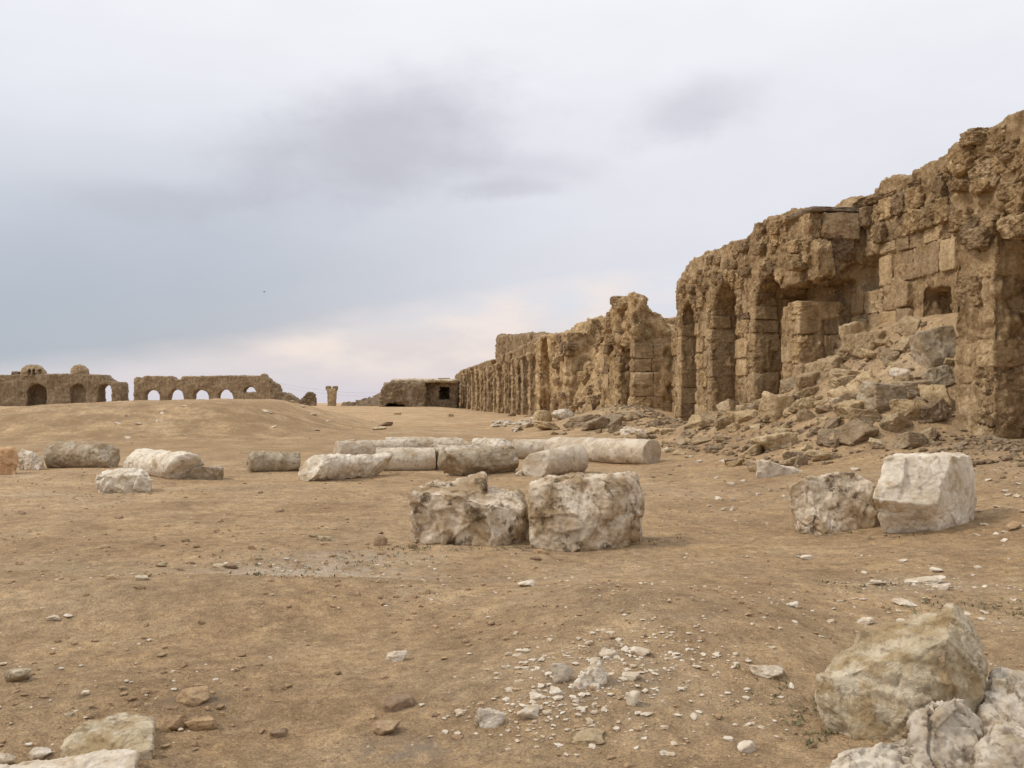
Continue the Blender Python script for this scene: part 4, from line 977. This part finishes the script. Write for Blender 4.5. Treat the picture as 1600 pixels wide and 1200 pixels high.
# ------------------------------------------------------------------ rubble below the broken bay
PALEB = [block_variant(180 + j, 28, M_COLG, .05, .05, 5) for j in range(3)]
for (px, py, w_, h_, lab, ym, vs) in (
    (1392, 636, 66, 44, 'pale squarish boulder perched in the middle of the rubble slope', None, ST_R), (1440, 616, 52, 26, 'flat pale rock right of the perched squarish boulder', None, ST_R),
    (1428, 660, 62, 42, 'brown boulder under the flat pale rock', None, ST_R), (1468, 640, 42, 56, 'dark boulder against the foot of the full height pier', None, ST_R),
    (1470, 566, 56, 62, 'large tilted grey boulder wedged beside the full height pier', 21.5, ST_R), (1474, 604, 40, 34, 'pale boulder below the tilted grey one', None, ST_R),
    (1328, 494, 32, 40, 'left boulder of two resting above the broken pier', 26.0, ST_R), (1356, 498, 42, 46, 'right boulder of two resting above the broken pier', 25.6, ST_R),
    (1334, 540, 38, 46, 'upright boulder just right of the broken pier', 25.4, ST_R), (1364, 548, 62, 42, 'wide slanting boulder beside the upright one', 24.6, ST_R),
    (1296, 588, 56, 38, 'boulder at the foot of the broken pier', None, ST_R), (1268, 606, 44, 30, 'pale slab shaped boulder left of the broken pier foot', None, ST_R),
    (1220, 654, 62, 46, 'rounded tan boulder at the foot of the third pier', None, ST_R), (1256, 640, 40, 24, 'slanting pale boulder beside the rounded tan one', None, ST_R),
    (1335, 652, 44, 40, 'round boulder in the lower slope', None, ST_R), (1318, 640, 40, 22, 'pale flat rock beside the round boulder', None, ST_W),
    (1215, 702, 62, 36, 'long tan boulder low on the slope', None, ST_R), (1180, 712, 36, 18, 'pointed rock in front of the long tan boulder', None, ST_R),
    (1254, 728, 18, 26, 'small upright white and brown rock above the wedge slab', None, ST_R), (1430, 700, 42, 24, 'squarish stone behind the upright white block', None, ST_R),
    (1300, 560, 34, 24, 'rock on the upper slope right of the broken pier', None, ST_R), (1412, 590, 34, 20, 'pale rock on bare earth in the broken bay', None, ST_W),
    (1555, 672, 46, 20, 'flat grey stone at the foot of the wall near the right edge', None, ST_R), (1580, 672, 20, 10, 'small white stone at the foot of the wall near the right edge', None, ST_W),
    (1108, 668, 26, 16, 'stone at the foot of the second pier', None, ST_R), (1140, 666, 36, 18, 'wide stone at the foot of the second pier', None, ST_R)):
    sq = 'squarish' in lab or 'tilted' in lab or 'flat grey' in lab
    place(PALEB[px % 3] if sq else vs[(px + py) % len(vs)], 'boulder', px, py, w_, h_, lab, 'boulder', 'fallen boulders below the broken bay', .85, None, .3, .2, ym)
heap = []
while len(heap) < 175:
    u, w_ = rs.uniform(18.8, 30.5), rs.uniform(-4.2, .9)
    if u > 27 and w_ > -.4: continue
    heap.append((u, w_))
zones = {}
for u, w_ in heap:
    a = 'below the third pier' if u > 26.8 else 'below the broken pier' if u > 24.2 else 'in mid slope' if u > 21.6 else 'beside the full height pier'
    b = 'high' if w_ > -.6 else 'halfway up' if w_ > -2.4 else 'at the toe'
    x, y = wloc(u, w_); s = (rs.uniform(.18, .34) + .42 * rs.random() ** 2.5) * (1.0 if w_ > -2.8 else .7)
    zones.setdefault((a, b, 'large' if s > .34 else 'small'), []).append((x / y, x, y, s))
for (a, b, c), lst in zones.items():
    for k, (_, x, y, s) in enumerate(sorted(lst)):
        z = float(H(np.array([x]), np.array([y]))[0])
        o = link('rubble_stone', ST_R[int(x * 997) % 14], None, (x, y, z + s * .06), (rs.uniform(-.5, .5), rs.uniform(-.5, .5), rs.uniform(0, 6)), (s * rs.uniform(.9, 1.5), s, s * rs.uniform(.5, .8)))
        tag(o, f'{c} rubble stone {b} {a}, {ordinal(k)} from left', 'stone', 'rubble stones on the slope')

# ------------------------------------------------------------------ rubble along the middle stretch
for (px, py, w_, h_, lab, vs) in (
    (850, 662, 28, 26, 'dark squarish boulder left of the pale one at the collapsed wall', ST_R), (880, 655, 34, 22, 'pale boulder before the lone pier of the collapsed wall', ST_G),
    (838, 664, 20, 16, 'small pale boulder, first of the row under the collapsed wall', ST_G), (905, 668, 52, 22, 'long low boulder in the middle of the row under the collapsed wall', ST_R),
    (860, 672, 46, 16, 'long flat stone at the front of the row under the collapsed wall', ST_R), (930, 672, 38, 26, 'dark boulder in front of the arch of the collapsed wall', ST_R),
    (958, 668, 36, 24, 'tan boulder right of the dark one under the collapsed wall', ST_R), (985, 658, 40, 20, 'stepped boulder below the pointed peak', ST_R),
    (1040, 642, 28, 14, 'flat boulder on the earth drift beside the first tall pier', ST_R), (966, 676, 28, 14, 'flat stone in the front line left of the white ones', ST_R),
    (984, 679, 28, 16, 'white rock in the front line below the earth drift', ST_W), (1004, 681, 22, 13, 'second white rock in the front line below the earth drift', ST_W),
    (1022, 678, 30, 15, 'dark rock in the front line below the earth drift', ST_R), (1044, 677, 26, 12, 'last rock in the front line beside the first tall pier', ST_R),
    (1020, 668, 14, 8, 'small dark rock above the front line', ST_R), (1000, 654, 20, 10, 'pale rock on the earth drift', ST_W)):
    place(vs[(px + py) % len(vs)], 'boulder', px, py, w_, h_, lab, 'boulder', 'fallen boulders under the collapsed wall', .9, None, .25, .2)
scatter_group(ST_R, 'rubble_stone', spots(34, 790, 1050, 648, 680, 10, 18, .6), 'tan rubble stone', [(820, 'at the left end of the collapsed wall'), (880, 'below the lone pier'), (940, 'below the arch of the collapsed wall'), (1020, 'on the earth drift')], 'stone', 'rubble along the collapsed wall')
scatter_group(ST_G, 'rubble_stone', spots(22, 765, 850, 660, 676, 10, 16, .55), 'pale rubble stone', [(780, 'at the tip of the white spill'), (830, 'in the thick of the white spill')], 'stone', 'pale rubble spill')
scatter_group(ST_R, 'rubble_stone', spots(26, 535, 600, 622, 634, 10, 14, .45), 'rubble stone', [(545, 'right of the lone pillar'), (590, 'left of the corner building')], 'stone', 'rubble by the corner building')
scatter_group(ST_R, 'rubble_stone', spots(8, 440, 495, 624, 630, 10, 13, .6), 'rubble stone', [(465, 'on the skyline right of the five arches')], 'stone', 'rubble by the five arches')
scatter_group(ST_W, 'pale_stone', spots(16, 120, 560, 632, 690, 10, 13, .35), 'small pale stone', [(180, 'on the left part of the mound'), (340, 'on the middle of the mound'), (500, 'on the right flank of the mound')], 'stone', 'stones on the mound')

# ------------------------------------------------------------------ gravel, grit and weeds: nobody could count them
ico = bmesh.new(); bmesh.ops.create_icosphere(ico, subdivisions=1, radius=.5)
IV = np.array([v.co[:] for v in ico.verts]); IF = np.array([[v.index for v in f.verts] for f in ico.faces]); ico.free()
def gravel(name, n, mat, label, seed, smin, smax, area, flat=.5):
    r = np.random.default_rng(seed); V, Fc = [], []
    xy = area(r, n); z = H(xy[:, 0], xy[:, 1]); n = len(xy)
    s = smin * (smax / smin) ** (r.random(n) ** 2.2)
    for k in range(n):
        v = IV * (1 + r.normal(size=IV.shape) * .22); a = r.uniform(0, 6.28); c, d = math.cos(a), math.sin(a)
        v = v * [s[k] * r.uniform(.9, 1.6), s[k], s[k] * flat * r.uniform(.6, 1.4)]
        v = np.stack([v[:, 0] * c - v[:, 1] * d, v[:, 0] * d + v[:, 1] * c, v[:, 2]], 1) + [xy[k, 0], xy[k, 1], z[k] + s[k] * flat * .22]
        Fc.append(IF + 12 * k); V.append(v)
    me = mesh_from(name, np.concatenate(V), np.concatenate(Fc), mat, False)
    return tag(link(name, me), label, None, None, 'stuff')
def court(ymin, ymax, pw):
    def f(r, n):
        y = ymin * (ymax / ymin) ** (r.random(n) ** pw); x = (r.random(n) * 2 - 1) * (y * .62 + 1)
        w, u = wu(x, y); k = w < -.3
        den = perlin(np.stack([x * .5, y * .5, x * 0 + 4], 1)) + .5 * perlin(np.stack([x * 1.7, y * 1.7, x * 0 + 9], 1))
        k &= r.random(n) < np.clip(.45 + .9 * den, .05, 1)
        return np.stack([x, y], 1)[k]
    return f
gravel('gravel', 9000, M_CHIP, 'pale chips and grit strewn over the trodden soil', 61, .006, .035, court(3.6, 24, .9))
gravel('dirt_crumbs', 15000, M_BRICK, 'brown crumbs of earth strewn over the soil', 62, .007, .045, court(3.4, 22, .9), .6)
gravel('pebbles', 1500, M_RUBBLE, 'tan pebbles strewn towards the mound and far ground', 63, .03, .10, court(15, 70, 1.0))
def slope_area(r, n):
    u, w_ = r.uniform(14, 60, n), -np.abs(r.normal(size=n)) * 1.4 + .5
    hb = sstep(u, 18, 20) * (1 - sstep(u, 26, 30)); w_ = np.where(hb > .5, r.uniform(-3.8, 1.2, n), np.minimum(w_, -.1))
    return np.stack([11.25 + w_ * math.cos(WP) - u * math.sin(WP), w_ * math.sin(WP) + u * math.cos(WP)], 1)
gravel('rubble', 6500, M_RUBBLE, 'small rubble covering the slope at the foot of the wall', 64, .03, .19, slope_area, .6)
def swell_area(r, n):
    out = []
    for (px, py, rx, ry, k) in ((930, 1050, .34, .30, .34), (1000, 1010, .30, .2, .16), (840, 1115, .25, .14, .2), (1130, 1080, .35, .3, .12), (1440, 915, .35, .22, .12), (480, 890, .7, .3, .12)):
        cx, cy, _ = gp(px, py); m_ = int(n * k); out.append(np.stack([cx + r.normal(size=m_) * rx, cy + r.normal(size=m_) * ry], 1))
    return np.concatenate(out)
gravel('marble_chips', 900, M_CHIP, 'scatter of broken white marble chips bedded in the low swell', 65, .010, .05, swell_area, .45)

m, w = new_mat('weed_leaf'); v, o = pos_vec(w)
b = w.n.new('ShaderNodeBsdfPrincipled'); out = w.n.new('ShaderNodeOutputMaterial'); b.inputs['Roughness'].default_value = .7
w.l.new(w.ramp(w.noise(v, 6, 3), [(.3, (.075, .08, .03)), (.5, (.14, .125, .055)), (.65, (.26, .20, .10))]), b.inputs['Base Color']); w.l.new(b.outputs[0], out.inputs[0])
M_WEED = m
def weeds():
    r = np.random.default_rng(71); V, Fc = [], []
    for (px, py, n, rx, ry) in ((500, 885, 60, .9, .35), (420, 900, 30, .5, .25), (600, 872, 40, .6, .3), (640, 858, 24, .3, .15), (700, 860, 26, .5, .12), (800, 858, 14, .2, .1), (1010, 845, 26, .3, .25), (960, 748, 20, .5, .1), (1350, 918, 34, .35, .2),
                                (1480, 945, 60, .5, .35), (1550, 960, 50, .4, .35), (1240, 1110, 46, .16, .3), (1290, 1150, 26, .15, .12), (550, 752, 30, .7, .12), (200, 772, 30, .9, .15), (1300, 836, 18, .4, .08), (1420, 838, 24, .5, .08), (640, 740, 16, .6, .1), (450, 870, 40, 1.0, .4), (1100, 800, 26, 1.2, .5)):
        cx, cy, _ = gp(px, py)
        X_, Y_ = cx + r.normal(size=n) * rx * .6, cy + r.normal(size=n) * ry * .6; Z_ = H(X_, Y_)
        for x, y, z in zip(X_, Y_, Z_):
            s = r.uniform(.009, .025)
            for _ in range(5):
                a = r.uniform(0, 6.28); l = s * r.uniform(.6, 1.4); d = np.array([math.cos(a), math.sin(a), r.uniform(.3, 1.2)]); t = np.array([-math.sin(a), math.cos(a), 0]) * l * .28
                o = np.array([x, y, z]) + r.normal(size=3) * [.012, .012, 0]; k = len(V)
                V += [o, o + d * l * .5 + t, o + d * l, o + d * l * .5 - t]; Fc.append([k, k + 1, k + 2, k + 3])
    tag(link('weeds', mesh_from('weeds', np.array(V), np.array(Fc), M_WEED)), 'sparse tiny green weeds in the dry soil', None, None, 'stuff')
weeds()

# ------------------------------------------------------------------ a bird and two cables far off
m, w = new_mat('dark_feathers'); v, o = pos_vec(w)
b = w.n.new('ShaderNodeBsdfPrincipled'); out = w.n.new('ShaderNodeOutputMaterial'); b.inputs['Roughness'].default_value = .8
w.l.new(w.ramp(w.noise(v, 30, 2), [(.3, (.02, .018, .016)), (.7, (.05, .045, .04))]), b.inputs['Base Color']); w.l.new(b.outputs[0], out.inputs[0])
bm = bmesh.new()
prof = [(-.16, .0), (-.13, .022), (-.06, .045), (.03, .05), (.10, .032), (.14, .026), (.17, .0)]
rings = []
for x, rr in prof: rings.append([bm.verts.new((x, rr * math.cos(t * math.pi / 4), rr * .9 * math.sin(t * math.pi / 4))) for t in range(8)])
for a, c in zip(rings[:-1], rings[1:]):
    for t in range(8): bm.faces.new((a[t], a[(t + 1) % 8], c[(t + 1) % 8], c[t]))
for s in (-1, 1):
    pts = [(.06, s * .03, .02), (.09, s * .16, .06), (.03, s * .33, .03), (-.03, s * .18, .05), (-.05, s * .03, .02)]
    up = [bm.verts.new(p) for p in pts]; dn = [bm.verts.new((p[0], p[1], p[2] - .012)) for p in pts]
    bm.faces.new(up); bm.faces.new(dn[::-1])
    for k in range(5): bm.faces.new((up[k], dn[k], dn[(k + 1) % 5], up[(k + 1) % 5]))
tl = [bm.verts.new(p) for p in ((-.13, -.02, .0), (-.13, .02, .0), (-.25, .05, .01), (-.25, -.05, .01), (-.13, 0, .015), (-.25, 0, .02))]
bm.faces.new((tl[0], tl[4], tl[5], tl[3])); bm.faces.new((tl[4], tl[1], tl[2], tl[5])); bm.faces.new((tl[0], tl[3], tl[2], tl[1]))
bmesh.ops.recalc_face_normals(bm, faces=bm.faces)
bme = bpy.data.meshes.new('bird'); bm.to_mesh(bme); bm.free(); bme.materials.append(m)
tag(link('bird', bme, None, at(413, 456, 120), (0, .05, R(8))), 'small dark bird flying in the grey sky', 'bird')
def cable(p, q, sag, label):
    p, q = np.array(p), np.array(q); V, Fc = [], []
    n = 24
    for k in range(n + 1):
        t = k / n; c = p + (q - p) * t; c = c - [0, 0, sag * 4 * t * (1 - t)]
        for a in range(4): V.append(c + [0, .009 * math.cos(a * math.pi / 2), .009 * math.sin(a * math.pi / 2)])
        if k:
            for a in range(4): Fc.append([4*k-4+a, 4*k-4+(a+1)%4, 4*k+(a+1)%4, 4*k+a])
    tag(link('power_cable', mesh_from('power_cable', np.array(V), np.array(Fc), m)), label, 'cable', 'power cables')
cable(at(405, 592, 190), at(640, 612, 190), 1.2, 'upper thin power cable sagging behind the lone pillar')
cable(at(405, 598, 190), at(640, 619, 190), 1.0, 'lower thin power cable sagging behind the lone pillar')
